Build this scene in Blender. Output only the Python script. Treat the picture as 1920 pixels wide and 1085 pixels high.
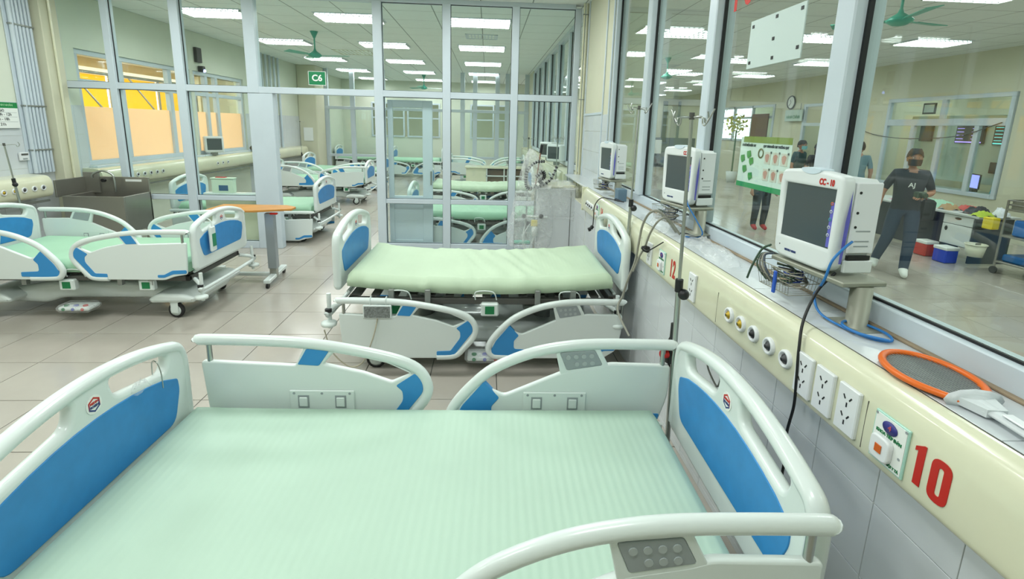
import bpy, math, random
from mathutils import Matrix, Vector, noise
PI = math.pi
random.seed(7)
scn = bpy.context.scene
COL = scn.collection
for o in list(bpy.data.objects): bpy.data.objects.remove(o)

# ------------------------------------------------------------ camera
cam_data = bpy.data.cameras.new('camera'); cam = bpy.data.objects.new('camera', cam_data); COL.objects.link(cam)
def cam_matrix(a, b, c, loc):
    ca, sa, cb, sb, cc, sc = math.cos(a), math.sin(a), math.cos(b), math.sin(b), math.cos(c), math.sin(c)
    M = Matrix(((1,0,0),(0,0,1),(0,-1,0)))
    Rx = Matrix(((1,0,0),(0,ca,-sa),(0,sa,ca))); Rz = Matrix(((cb,-sb,0),(sb,cb,0),(0,0,1))); Ry = Matrix(((cc,0,sc),(0,1,0),(-sc,0,cc)))
    R = Rz @ Rx @ Ry @ M
    m = R @ Matrix(((1,0,0),(0,-1,0),(0,0,-1)))
    m = m.to_4x4(); m.translation = loc
    return m
cam.matrix_world = cam_matrix(-0.203629, -0.054172, -0.026677, (0, 0, 1.82))
cam_data.sensor_fit = 'HORIZONTAL'; cam_data.sensor_width = 36
cam_data.lens = 912.66/1920*36
cam_data.shift_y = -117.5/1920
cam_data.clip_start = 0.05; cam_data.clip_end = 200
scn.camera = cam

# ------------------------------------------------------------ world, exposure
w = bpy.data.worlds.new('world'); scn.world = w; w.use_nodes = True
wn = w.node_tree.nodes; wn['Background'].inputs[0].default_value = (0.80, 0.90, 1.0, 1); wn['Background'].inputs[1].default_value = 4.0
scn.view_settings.view_transform = 'Standard'; scn.view_settings.look = 'None'
scn.view_settings.gamma = 1; scn.view_settings.use_curve_mapping = False
scn.view_settings.exposure = 0.02
LAMP_W = 30.0

# ceiling troffers and added fill lamps: x, y
WARD_LIGHTS = [(x, y) for y in (0.35, 3.0, 5.7, 8.35, 11.0, 13.7, 16.4, 19.1, 21.8) for x in (-4.28, -2.2, -0.15)]  # farthest row is added to brighten the room behind the back wall
HALL_LIGHTS = [(x, y) for y in (0.0, 2.8, 5.7, 8.6, 11.5, 14.4, 17.3, 20.2, 23.1) for x in (3.35, 5.6, 7.7)]
CEIL = 3.45
ROOM_FILL_LIGHTS = [(10.9, 8.9), (10.9, 10.8), (10.9, 13.6), (10.4, 17.8)]  # unseen lamps added to brighten the rooms behind the hall wall
def area(x, y, z, sx, sy, p, rot=(0,0,0), colr=(0.96, 1.0, 0.985)):
    l = bpy.data.lights.new('ceiling_or_fill_lamp', 'AREA'); l.shape = 'RECTANGLE'; l.size = sx; l.size_y = sy; l.energy = p; l.color = colr
    o = bpy.data.objects.new('ceiling_or_fill_lamp', l); COL.objects.link(o); o.location = (x, y, z); o.rotation_euler = rot
    return o
for x, y in WARD_LIGHTS: area(x, y, CEIL-0.03, 0.96, 0.5, LAMP_W)
for x, y in HALL_LIGHTS: area(x, y, CEIL-0.03, 1.1, 0.5, LAMP_W*0.78)

area(-6.75, 9.6, 2.86, 0.12, 5.0, 60)
for x, y in ROOM_FILL_LIGHTS: area(x, y, CEIL-0.03, 1.1, 0.5, LAMP_W*0.8)
# ------------------------------------------------------------ materials
def lin(c):
    return tuple((v/255/12.92 if v/255 <= 0.04045 else ((v/255+0.055)/1.055)**2.4) for v in c)
MATS = {}
def mat(name, rgb, rough=0.5, metal=0.0, noise_amt=0.0, scale=8.0, bump=0.0, bscale=40.0, spec=0.5, coat=0.0, emit=None, estr=0.0, trans=0.0):
    if name in MATS: return MATS[name]
    m = bpy.data.materials.new(name); m.use_nodes = True; nt = m.node_tree; b = nt.nodes['Principled BSDF']
    c = lin(rgb)
    b.inputs['Base Color'].default_value = (*c, 1); b.inputs['Roughness'].default_value = rough; b.inputs['Metallic'].default_value = metal
    b.inputs['Specular IOR Level'].default_value = spec; b.inputs['Coat Weight'].default_value = coat
    if trans: b.inputs['Transmission Weight'].default_value = trans
    if emit: b.inputs['Emission Color'].default_value = (*lin(emit), 1); b.inputs['Emission Strength'].default_value = estr
    tc = nt.nodes.new('ShaderNodeTexCoord')
    if noise_amt > 0:
        n = nt.nodes.new('ShaderNodeTexNoise'); n.inputs['Scale'].default_value = scale; n.inputs['Detail'].default_value = 4
        nt.links.new(tc.outputs['Object'], n.inputs['Vector'])
        mr = nt.nodes.new('ShaderNodeMapRange'); mr.inputs[1].default_value = 0.3; mr.inputs[2].default_value = 0.7
        mr.inputs[3].default_value = 1-noise_amt; mr.inputs[4].default_value = 1+noise_amt*0.5
        nt.links.new(n.outputs['Fac'], mr.inputs[0])
        mx = nt.nodes.new('ShaderNodeVectorMath'); mx.operation = 'SCALE'; mx.inputs[0].default_value = c
        nt.links.new(mr.outputs[0], mx.inputs['Scale']); nt.links.new(mx.outputs[0], b.inputs['Base Color'])
    if bump > 0:
        n2 = nt.nodes.new('ShaderNodeTexNoise'); n2.inputs['Scale'].default_value = bscale; n2.inputs['Detail'].default_value = 3
        nt.links.new(tc.outputs['Object'], n2.inputs['Vector'])
        bp = nt.nodes.new('ShaderNodeBump'); bp.inputs['Strength'].default_value = bump; bp.inputs['Distance'].default_value = 0.01
        nt.links.new(n2.outputs['Fac'], bp.inputs['Height']); nt.links.new(bp.outputs[0], b.inputs['Normal'])
    MATS[name] = m
    return m
def glass_mat(name, tint=(0.93, 0.98, 0.96), strength=1.0):
    m = bpy.data.materials.new(name); m.use_nodes = True; nt = m.node_tree; nt.nodes.clear()
    out = nt.nodes.new('ShaderNodeOutputMaterial'); t = nt.nodes.new('ShaderNodeBsdfTransparent'); t.inputs[0].default_value = (*tint, 1)
    g = nt.nodes.new('ShaderNodeBsdfGlossy'); g.inputs['Roughness'].default_value = 0.0; g.inputs[0].default_value = (1, 1, 1, 1)
    lw = nt.nodes.new('ShaderNodeLayerWeight'); lw.inputs[0].default_value = 0.5
    pw = nt.nodes.new('ShaderNodeMath'); pw.operation = 'POWER'; pw.inputs[1].default_value = 5.0
    mu = nt.nodes.new('ShaderNodeMath'); mu.operation = 'MULTIPLY_ADD'; mu.inputs[1].default_value = 0.9*strength; mu.inputs[2].default_value = 0.035*strength; mu.use_clamp = True
    mx = nt.nodes.new('ShaderNodeMixShader')
    nt.links.new(lw.outputs['Facing'], pw.inputs[0]); nt.links.new(pw.outputs[0], mu.inputs[0]); nt.links.new(mu.outputs[0], mx.inputs[0]); nt.links.new(t.outputs[0], mx.inputs[1]); nt.links.new(g.outputs[0], mx.inputs[2]); nt.links.new(mx.outputs[0], out.inputs[0])
    MATS[name] = m; return m
def film_mat(name, alpha=0.35, rgb=(225,232,232)):
    m = bpy.data.materials.new(name); m.use_nodes = True; nt = m.node_tree; nt.nodes.clear()
    out = nt.nodes.new('ShaderNodeOutputMaterial'); t = nt.nodes.new('ShaderNodeBsdfTransparent')
    b = nt.nodes.new('ShaderNodeBsdfPrincipled'); b.inputs['Base Color'].default_value = (*lin((244,248,248)), 1); b.inputs['Roughness'].default_value = 0.16; b.inputs['Transmission Weight'].default_value = 0.0; b.inputs['Subsurface Weight'].default_value = 0.0
    tc = nt.nodes.new('ShaderNodeTexCoord'); n = nt.nodes.new('ShaderNodeTexNoise'); n.inputs['Scale'].default_value = 9; n.inputs['Detail'].default_value = 3; n.inputs['Distortion'].default_value = 1.5
    nt.links.new(tc.outputs['Object'], n.inputs['Vector'])
    bp = nt.nodes.new('ShaderNodeBump'); bp.inputs['Strength'].default_value = 0.3; bp.inputs['Distance'].default_value = 0.02
    nt.links.new(n.outputs['Fac'], bp.inputs['Height']); nt.links.new(bp.outputs[0], b.inputs['Normal'])
    mr = nt.nodes.new('ShaderNodeMapRange'); mr.inputs[1].default_value = 0.35; mr.inputs[2].default_value = 0.7; mr.inputs[3].default_value = alpha*0.6; mr.inputs[4].default_value = alpha*1.5
    nt.links.new(n.outputs['Fac'], mr.inputs[0])
    mx = nt.nodes.new('ShaderNodeMixShader'); nt.links.new(mr.outputs[0], mx.inputs[0]); nt.links.new(t.outputs[0], mx.inputs[1]); nt.links.new(b.outputs[0], mx.inputs[2]); nt.links.new(mx.outputs[0], out.inputs[0])
    MATS[name] = m; return m
WHITE = mat('white_plastic', (218, 227, 224), 0.28, spec=0.5, coat=0.25)
WHITE2 = mat('white_plastic_inner', (216, 226, 222), 0.35)
BLUE = mat('blue_plastic', (46, 134, 198), 0.38, noise_amt=0.08, scale=14)
BLUE2 = mat('blue_plastic_inlay', (50, 138, 200), 0.4)
CHROME = mat('brushed_steel', (176, 180, 176), 0.28, 1.0)
STEEL = mat('painted_grey_steel', (150, 154, 150), 0.4, 0.6)
DARK = mat('dark_steel', (92, 92, 88), 0.5, 0.4)
BLACK = mat('black_plastic', (22, 23, 25), 0.45)
RUBBER = mat('black_rubber', (38, 38, 38), 0.7)
GREYPAD = mat('grey_keypad', (150, 158, 160), 0.45)
ALU = mat('white_aluminium_profile', (198, 210, 218), 0.35, noise_amt=0.04, scale=3)
GASKET = mat('black_gasket', (20, 24, 26), 0.6)
CREAM = mat('cream_enamel', (219, 220, 193), 0.22, coat=0.4, noise_amt=0.04, scale=5)
CREAMW = mat('cream_wall_paint', (208, 208, 184), 0.6, noise_amt=0.04, scale=2)
WALLW = mat('pale_wall_paint', (214, 220, 204), 0.6, noise_amt=0.03, scale=2)
TILEW = mat('white_wall_tile', (206, 212, 215), 0.18, noise_amt=0.04, scale=4)
GROUT = mat('grey_grout', (84, 84, 80), 0.8)
FLOORT = mat('floor_tile', (178, 172, 162), 0.16, noise_amt=0.06, scale=3, bump=0.015, bscale=6)
CEILM = mat('ceiling_panel', (232, 238, 234), 0.75, noise_amt=0.02, scale=6)
CEILG = mat('ceiling_grid', (150, 158, 154), 0.6)
RED = mat('red_print', (190, 38, 26), 0.5)
GREENS = mat('green_print', (20, 120, 70), 0.5)
ORANGE = mat('orange_plastic', (226, 106, 22), 0.35)
PAPER = mat('white_paper', (232, 236, 232), 0.7)
GLASS = glass_mat('window_glass')
GLASSD = glass_mat('partition_glass', (0.95, 0.985, 0.975), 0.55)
FILM = film_mat('clear_plastic_film', 0.24)
LAMPW = mat('lamp_louver_glow', (255, 255, 255), 0.5, emit=(240, 250, 255), estr=3.2)
FANG = mat('teal_fan_paint', (70, 168, 146), 0.3)

# ------------------------------------------------------------ mesh helpers
class MB:
    def __init__(s): s.v = []; s.f = []; s.sm = []; s.mi = []; s.cm = 0
    def add(s, vs, fs, smooth=False):
        k = len(s.v); s.v += [tuple(p) for p in vs]
        for f in fs: s.f.append(tuple(i+k for i in f)); s.sm.append(smooth); s.mi.append(s.cm)
        return s
    def box(s, x0, x1, y0, y1, z0, z1, M=None):
        vs = [Vector(p) for p in ((x0,y0,z0),(x1,y0,z0),(x1,y1,z0),(x0,y1,z0),(x0,y0,z1),(x1,y0,z1),(x1,y1,z1),(x0,y1,z1))]
        if M: vs = [M @ p for p in vs]
        return s.add(vs, ((0,3,2,1),(4,5,6,7),(0,1,5,4),(1,2,6,5),(2,3,7,6),(3,0,4,7)))
    def bbox(s, x0, x1, y0, y1, z0, z1, b=0.005, M=None):   # box with chamfered edges
        out = []
        idx = {}
        X = (x0, x1); Y = (y0, y1); Z = (z0, z1); sg = (1, -1)
        for i in (0,1):
            for j in (0,1):
                for k in (0,1):
                    bx, by, bz = sg[i]*b, sg[j]*b, sg[k]*b
                    for a, p in enumerate(((X[i], Y[j]+by, Z[k]+bz), (X[i]+bx, Y[j], Z[k]+bz), (X[i]+bx, Y[j]+by, Z[k]))):
                        idx[(i,j,k,a)] = len(out); out.append(Vector(p))
        g = lambda i,j,k,a: idx[(i,j,k,a)]
        F = []
        F.append((g(0,0,0,0),g(0,0,1,0),g(0,1,1,0),g(0,1,0,0))); F.append((g(1,0,0,0),g(1,1,0,0),g(1,1,1,0),g(1,0,1,0)))
        F.append((g(0,0,0,1),g(1,0,0,1),g(1,0,1,1),g(0,0,1,1))); F.append((g(0,1,0,1),g(0,1,1,1),g(1,1,1,1),g(1,1,0,1)))
        F.append((g(0,0,0,2),g(0,1,0,2),g(1,1,0,2),g(1,0,0,2))); F.append((g(0,0,1,2),g(1,0,1,2),g(1,1,1,2),g(0,1,1,2)))
        for j in (0,1):
            for k in (0,1): F.append((g(0,j,k,1),g(1,j,k,1),g(1,j,k,2),g(0,j,k,2)) if (j==k) == False else (g(0,j,k,2),g(1,j,k,2),g(1,j,k,1),g(0,j,k,1)))
        for i in (0,1):
            for k in (0,1): F.append((g(i,0,k,0),g(i,1,k,0),g(i,1,k,2),g(i,0,k,2)) if (i==k) else (g(i,0,k,2),g(i,1,k,2),g(i,1,k,0),g(i,0,k,0)))
        for i in (0,1):
            for j in (0,1): F.append((g(i,j,0,0),g(i,j,1,0),g(i,j,1,1),g(i,j,0,1)) if (i!=j) else (g(i,j,0,1),g(i,j,1,1),g(i,j,1,0),g(i,j,0,0)))
        for i in (0,1):
            for j in (0,1):
                for k in (0,1):
                    t = (g(i,j,k,0),g(i,j,k,1),g(i,j,k,2)); F.append(t if (i+j+k)%2==0 else t[::-1])
        if M: out = [M @ p for p in out]
        return s.add(out, F)
    def cyl(s, p0, p1, r, n=12, r2=None, cap=True):
        p0 = Vector(p0); p1 = Vector(p1); r2 = r if r2 is None else r2
        d = (p1-p0).normalized(); a = Vector((0,0,1)) if abs(d.z) < 0.9 else Vector((1,0,0))
        u = d.cross(a).normalized(); v = d.cross(u)
        vs = [p0+(u*math.cos(2*PI*i/n)+v*math.sin(2*PI*i/n))*r for i in range(n)] + [p1+(u*math.cos(2*PI*i/n)+v*math.sin(2*PI*i/n))*r2 for i in range(n)]
        s.add(vs, [(i,(i+1)%n,n+(i+1)%n,n+i)[::-1] for i in range(n)], True)
        if cap: s.add(vs[:n], [tuple(range(n))[::1]]); s.add(vs[n:], [tuple(range(n))[::-1]])
        return s
    def tube(s, pts, r, n=8, closed=False, sy=1.0, rad=None):
        P = [Vector(p) for p in pts]; N = len(P); up = None; rings = []
        for i in range(N):
            if closed: t = (P[(i+1)%N]-P[i-1])
            else: t = P[min(i+1,N-1)]-P[max(i-1,0)]
            t.normalize()
            if up is None:
                a = Vector((0,0,1)) if abs(t.z) < 0.9 else Vector((0,1,0)); u = (a - t*a.dot(t)).normalized()
            else: u = (up - t*up.dot(t)).normalized()
            up = u; v = t.cross(u); rr = rad[i] if rad else r
            rings.append([P[i]+u*math.cos(2*PI*k/n)*rr+v*math.sin(2*PI*k/n)*rr*sy for k in range(n)])
        vs = [q for rg in rings for q in rg]; F = []
        for i in range(N if closed else N-1):
            for k in range(n):
                a = i*n+k; b = i*n+(k+1)%n; c = ((i+1)%N)*n+(k+1)%n; d = ((i+1)%N)*n+k; F.append((a,b,c,d))
        s.add(vs, F, True)
        if not closed: s.add(rings[0], [tuple(range(n))[::-1]]); s.add(rings[-1], [tuple(range(n))])
        return s
    def lathe(s, prof, n=20, c=(0,0,0), M=None):   # (r,z) profile around z
        c = Vector(c); vs = []
        for r, z in prof:
            for k in range(n): vs.append(Vector((math.cos(2*PI*k/n)*r, math.sin(2*PI*k/n)*r, z)))
        F = [(i*n+k, i*n+(k+1)%n, (i+1)*n+(k+1)%n, (i+1)*n+k) for i in range(len(prof)-1) for k in range(n)]
        vs = [(M @ p if M else p)+c for p in vs]
        return s.add(vs, F, True)
    def ball(s, c, r, n=12, m=8, sc=(1,1,1)):
        c = Vector(c); vs = []; F = []
        for i in range(m+1):
            th = PI*i/m
            for k in range(n): vs.append(c+Vector((math.sin(th)*math.cos(2*PI*k/n)*r*sc[0], math.sin(th)*math.sin(2*PI*k/n)*r*sc[1], math.cos(th)*r*sc[2])))
        for i in range(m):
            for k in range(n): F.append((i*n+k, (i+1)*n+k, (i+1)*n+(k+1)%n, i*n+(k+1)%n))
        return s.add(vs, F, True)
    def poly(s, pts): return s.add(pts, [tuple(range(len(pts)))])
    def prism(s, pts, y0, y1):          # pts in (x,z), extruded along y
        n = len(pts); vs = [(p[0], y0, p[1]) for p in pts]+[(p[0], y1, p[1]) for p in pts]
        s.add(vs, [tuple(range(n))[::-1], tuple(range(n, 2*n))]+[(i,(i+1)%n,n+(i+1)%n,n+i) for i in range(n)])
        return s
    def mesh(s, name, mats):
        m = bpy.data.meshes.new(name); m.from_pydata([tuple(v) for v in s.v], [], s.f)
        for p, sm, mi in zip(m.polygons, s.sm, s.mi): p.use_smooth = sm; p.material_index = mi
        for mm in (mats if isinstance(mats, (list, tuple)) else [mats]): m.materials.append(mm)
        m.update(); return m
CACHE = {}
def link(name, mesh, parent=None, loc=(0,0,0), rot=(0,0,0), scale=None):
    o = bpy.data.objects.new(name, mesh); COL.objects.link(o)
    if parent: o.parent = parent
    o.location = loc; o.rotation_euler = rot
    if scale: o.scale = scale
    return o
def part(name, mb, mats, parent=None, loc=(0,0,0), rot=(0,0,0), key=None):
    if key and key in CACHE: me = CACHE[key]
    else:
        if callable(mb) and not isinstance(mb, MB): mb = mb()
        me = mb.mesh(name, mats) if isinstance(mb, MB) else mb
        if key: CACHE[key] = me
    return link(name, me, parent, loc, rot)
def thing(name, label, cat, loc=(0,0,0), rz=0, group=None):
    o = bpy.data.objects.new(name, None); COL.objects.link(o); o.location = loc; o.rotation_euler = (0, 0, rz); o.empty_display_size = 0.1
    o['label'] = label; o['category'] = cat
    if group: o['group'] = group
    return o
def tag(o, label, cat, group=None):
    o['label'] = label; o['category'] = cat
    if group: o['group'] = group
    return o
def struct(name, mb=None, mats=None):
    if mb is None: o = bpy.data.objects.new(name, None); COL.objects.link(o)
    else: o = link(name, mb.mesh(name, mats))
    o['kind'] = 'structure'; return o
def rounded(pts, r, n=4):
    out = []; N = len(pts)
    for i in range(N):
        p = Vector(pts[i][:2]); a = Vector(pts[i-1][:2]); b = Vector(pts[(i+1)%N][:2])
        rr = pts[i][2] if len(pts[i]) > 2 else r
        la = (a-p).length; lb = (b-p).length; d = min(rr, la*0.48, lb*0.48)
        if d < 1e-5: out.append(tuple(p)); continue
        q0 = p+(a-p)/la*d; q1 = p+(b-p)/lb*d
        for k in range(n+1):
            t = k/n; out.append(tuple(q0*(1-t)**2+p*2*t*(1-t)+q1*t*t))
    return out
def plate(outline, holes=(), thick=0.02, bevel=0.004, res=2, M=None):   # filled 2-D curve with holes, bevelled edges -> mesh
    cu = bpy.data.curves.new('tmp', 'CURVE'); cu.dimensions = '2D'; cu.fill_mode = 'BOTH'
    cu.bevel_depth = bevel; cu.bevel_resolution = res; cu.extrude = max(thick/2-bevel, 0.0001); cu.offset = -bevel
    for L in [outline]+list(holes):
        sp = cu.splines.new('POLY'); sp.points.add(len(L)-1); sp.use_cyclic_u = True
        for q, p in zip(sp.points, L): q.co = (p[0], p[1], 0, 1)
    ob = bpy.data.objects.new('tmp', cu); me = bpy.data.meshes.new_from_object(ob)
    bpy.data.objects.remove(ob); bpy.data.curves.remove(cu)
    if M: me.transform(M)
    return me
XZ = Matrix(((1,0,0,0),(0,0,-1,0),(0,1,0,0),(0,0,0,1)))     # plate x->x, y->z, faces -y
YZ = Matrix(((0,0,1,0),(1,0,0,0),(0,1,0,0),(0,0,0,1)))      # plate x->y, y->z, faces +x
def setmats(me, *ms):
    me.materials.clear()
    for m in ms: me.materials.append(m)
    return me
def text_mesh(s, size, ext=0.001, M=None, bold=0.0, align='CENTER', sx=1.0):
    cu = bpy.data.curves.new('tmp', 'FONT'); cu.body = s; cu.size = size; cu.extrude = ext; cu.align_x = align; cu.align_y = 'CENTER'; cu.offset = bold; cu.resolution_u = 3
    ob = bpy.data.objects.new('tmp', cu); me = bpy.data.meshes.new_from_object(ob); bpy.data.objects.remove(ob); bpy.data.curves.remove(cu)
    if sx != 1.0: me.transform(Matrix.Diagonal((sx, 1, 1, 1)))
    if M: me.transform(M)
    return me
def smoothpath(pts, k=6):      # catmull-rom
    P = [Vector(p) for p in pts]; out = []
    for i in range(len(P)-1):
        p0 = P[max(i-1,0)]; p1 = P[i]; p2 = P[i+1]; p3 = P[min(i+2,len(P)-1)]
        for j in range(k):
            t = j/k; out.append(0.5*((2*p1)+(-p0+p2)*t+(2*p0-5*p1+4*p2-p3)*t*t+(-p0+3*p1-3*p2+p3)*t**3))
    out.append(P[-1]); return out

# ============================================================ STRUCTURE
XL, XG, XH = -5.72, 1.40, 9.37          # left wall, glazing, far wall of the hall
YB, YP, YP2, YE = -2.2, 7.0, 16.2, 24.0
# floor: tiles on a grout bed
fl = struct('floor', MB().box(XL-3, XH+4, YB-0.3, YE+2, -0.12, -0.004), GROUT)
TX, TY = 0.488, 0.516
tiles = []
for i in range(-13, 29):
    for j in range(-13, 50):
        x0 = -2.347 + i*TX; y0 = 4.04 + j*TY
        if x0 < XL-0.3 or x0 > XH+3 or y0 < YB-0.2 or y0 > YE: continue
        if x0+TX > 1.15 and x0 < 1.42: pass
        tiles.append((x0, y0))
def tile_near(t):
    x, y = t
    if y < 2.0: return 99
    if x > 1.1: return y*0.9+abs(x-3)*0.35+3.0
    return y + (0.5 if abs(x) > 4 else 0)
tiles.sort(key=tile_near)
def tile_mb(x, y, m=None):
    m = m or MB(); g = 0.003
    return m.bbox(x+g, x+TX-g, y+g, y+TY-g, -0.012, 0.0, 0.0012)
tm = tile_mb(0, 0).mesh('tile', FLOORT)
for x, y in tiles[:300]: link('tile', tm, fl, (x, y, 0))
mb = MB()
for x, y in tiles[300:]: tile_mb(x, y, mb)
o = part('tile', mb, FLOORT, fl); o['kind'] = 'stuff'
# ceiling: grid and lay-in panels
ce = struct('ceiling', MB().box(XL-0.3, XH+4, YB-0.3, YE+1, CEIL+0.02, CEIL+0.15), CEILM)
grid = MB(); PX, PY = 0.7, 0.663
lights = set()
xs = []; x = -5.68
cells = []
nx = int((XH+0.3-XL)/PX)+1; ny = int((YE-YB)/PY)+1
for i in range(nx):
    for j in range(ny): cells.append((XL+i*PX, YB+j*PY))
def blocked(x, y):
    for lx, ly in WARD_LIGHTS+HALL_LIGHTS:
        if x < lx+0.6 and x+PX > lx-0.6 and y < ly+0.3 and y+PY > ly-0.3: return True
    return False
vis = [c for c in cells if c[1] > 6.4 or c[0] > 2.5]
vis.sort(key=lambda c: c[1]+(2 if c[0] > 1.4 else 0) if (c[1] > 7 or c[0] > 4) else 50)
pm = MB().bbox(0.006, PX-0.006, 0.006, PY-0.006, 0, 0.014, 0.003).mesh('ceiling_panel', CEILM)
done = set()
for c in vis[:290]: link('ceiling_panel', pm, ce, (c[0], c[1], CEIL-0.004)); done.add(c)
mb = MB()
for c in cells:
    if c not in done: mb.bbox(c[0]+0.006, c[0]+PX-0.006, c[1]+0.006, c[1]+PY-0.006, CEIL-0.004, CEIL+0.01, 0.003)
o = part('ceiling_panel', mb, CEILM, ce); o['kind'] = 'stuff'
g = MB()
for i in range(nx+1): g.box(XL+i*PX-0.006, XL+i*PX+0.006, YB, YE, CEIL-0.004, CEIL+0.008)
for j in range(ny+1): g.box(XL, XH, YB+j*PY-0.006, YB+j*PY+0.006, CEIL-0.003, CEIL+0.007)
part('grid', g, CEILG, ce)

# left wall with window openings
wl = MB()
wl.box(XL-0.2, XL, YB, 7.35, 0, CEIL+0.02)
wl.box(XL-0.2, XL, 12.1, 17.2, 0, CEIL+0.02)
wl.box(XL-0.2, XL, 7.35, 12.1, 0, 1.10)
wl.box(XL-0.2, XL, 7.35, 12.1, 2.72, CEIL+0.02)
wl.box(XL-0.2, XL, 10.02, 10.12, 1.1, 2.72)
wl.box(XL-0.2, XL, 17.2, YE+1, 0, CEIL+0.02)
wall_left = struct('wall_left', wl, WALLW)
def tile_wall(parent, axis, pos, a0, a1, z0, z1, ta=0.256, tz=0.25, mt=TILEW, name='tile', flip=1, a_off=0.0, z_off=0.0, singles=True, mesh_only=None):
    """tiles on a vertical wall: axis 'x' = wall plane x=pos, tiles run along y"""
    k0 = math.floor((a0-a_off)/ta); k1 = math.ceil((a1-a_off)/ta); r0 = math.floor((z0-z_off)/tz); r1 = math.ceil((z1-z_off)/tz)
    mb = MB()
    for k in range(k0, k1):
        for r in range(r0, r1):
            p0 = max(a_off+k*ta, a0)+0.0012; p1 = min(a_off+(k+1)*ta, a1)-0.0012; q0 = max(z_off+r*tz, z0)+0.0012; q1 = min(z_off+(r+1)*tz, z1)-0.0012
            if p1-p0 < 0.01 or q1-q0 < 0.01: continue
            t = MB() if singles else mb
            d0, d1 = (pos-0.001, pos+0.004*flip) if flip > 0 else (pos+0.004*flip, pos+0.001)
            if axis == 'x': t.bbox(d0, d1, p0, p1, q0, q1, 0.001)
            else: t.bbox(p0, p1, d0, d1, q0, q1, 0.001)
            if singles: part(name, t, mt, parent)
    if not singles:
        o = part(name, mb, mt, parent); o['kind'] = 'stuff'
tile_wall(wall_left, 'x', XL, 5.4, 7.35, 0, 1.95, 0.4, 0.4, flip=1, z_off=-0.05)
tile_wall(wall_left, 'x', XL, 12.1, 16.0, 0, 1.95, 0.4, 0.4, flip=1, z_off=-0.05, singles=False)

# windows on the left with the yellow awning outside
FROST = mat('frosted_beige_film', (236, 214, 178), 0.7)
def frosted():
    m = bpy.data.materials.new('frosted_film'); m.use_nodes = True; nt = m.node_tree; nt.nodes.clear()
    out = nt.nodes.new('ShaderNodeOutputMaterial'); t = nt.nodes.new('ShaderNodeBsdfTranslucent'); t.inputs[0].default_value = (*lin((255,240,214)), 1)
    d = nt.nodes.new('ShaderNodeBsdfDiffuse'); d.inputs[0].default_value = (*lin((236,220,192)), 1)
    mx = nt.nodes.new('ShaderNodeMixShader'); mx.inputs[0].default_value = 0.35
    nt.links.new(t.outputs[0], mx.inputs[1]); nt.links.new(d.outputs[0], mx.inputs[2]); nt.links.new(mx.outputs[0], out.inputs[0]); return m
FROST = frosted()
def awning_mat():
    m = bpy.data.materials.new('yellow_awning_cloth'); m.use_nodes = True; nt = m.node_tree; nt.nodes.clear()
    out = nt.nodes.new('ShaderNodeOutputMaterial'); t = nt.nodes.new('ShaderNodeBsdfTranslucent'); t.inputs[0].default_value = (*lin((255,214,70)), 1)
    d = nt.nodes.new('ShaderNodeBsdfDiffuse'); d.inputs[0].default_value = (*lin((250,205,70)), 1)
    mx = nt.nodes.new('ShaderNodeMixShader'); mx.inputs[0].default_value = 0.3
    nt.links.new(t.outputs[0], mx.inputs[1]); nt.links.new(d.outputs[0], mx.inputs[2]); nt.links.new(mx.outputs[0], out.inputs[0]); return m
AWN = awning_mat()
def left_window(name, y0, y1, stiles, z0=1.10, z1=2.72, ztr=2.28):
    w_ = struct(name)
    xm = XL-0.08
    f = MB(); f.bbox(xm-0.04, xm+0.05, y0, y1, z0, z0+0.07, 0.004); f.bbox(xm-0.04, xm+0.05, y0, y1, z1-0.07, z1, 0.004)
    f.bbox(xm-0.04, xm+0.05, y0, y0+0.07, z0+0.07, z1-0.07, 0.004); f.bbox(xm-0.04, xm+0.05, y1-0.07, y1, z0+0.07, z1-0.07, 0.004)
    f.bbox(xm-0.03, xm+0.045, y0+0.07, y1-0.07, ztr-0.03, ztr+0.04, 0.004)
    part('window_frame', f, ALU, w_)
    ys = [y0+0.07]+[s for s in stiles]+[y1-0.07]
    for s in stiles: part('window_stile', MB().bbox(xm-0.035, xm+0.048, s-0.05, s+0.05, z0+0.07, z1-0.07, 0.004), ALU, w_)
    for a, b in zip(ys[:-1], ys[1:]):
        part('glass_pane', MB().box(xm-0.004, xm+0.004, a, b, 1.94, z1-0.07), GLASS, w_)
        part('frosted_pane', MB().box(xm-0.004, xm+0.004, a, b, z0+0.07, 1.94), FROST, w_)
    part('window_sill', MB().bbox(XL-0.01, XL+0.12, y0-0.05, y1+0.05, z0-0.03, z0, 0.005), ALU, w_)
left_window('window_1', 7.37, 10.0, [8.25, 9.45])
left_window('window_2', 10.14, 12.08, [10.62, 11.0])
aw = thing('yellow_awning', 'yellow cloth awning with grey struts outside the left windows', 'awning', (-7.75, 6.2, 0), 0)
for k in range(5):
    part('awning_cloth', MB().box(0, 0.01, k*1.5, k*1.5+1.44, 1.0, 2.60), AWN, aw)
    part('strut', MB().cyl((0.06, k*1.5+1.47, 1.0), (0.06, k*1.5+1.47, 2.66), 0.022, 8), STEEL, aw)
    part('strut', MB().cyl((0.55, k*1.5+0.9, 1.6), (0.08, k*1.5+0.5, 2.6), 0.018, 8), STEEL, aw)
part('top_rail', MB().cyl((0.06, 0, 2.63), (0.06, 7.6, 2.63), 0.03, 8), STEEL, aw)
cl_ = thing('corridor_light', 'thin white strip light under the beige corridor ceiling outside', 'light', (-6.75, 9.6, 2.88))
part('lamp_tube', MB().box(-0.06, 0.06, -2.5, 2.5, -0.012, -0.004), LAMPW, cl_); part('light_frame', MB().box(-0.09, 0.09, -2.55, 2.55, -0.004, 0.04), ALU, cl_)
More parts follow.
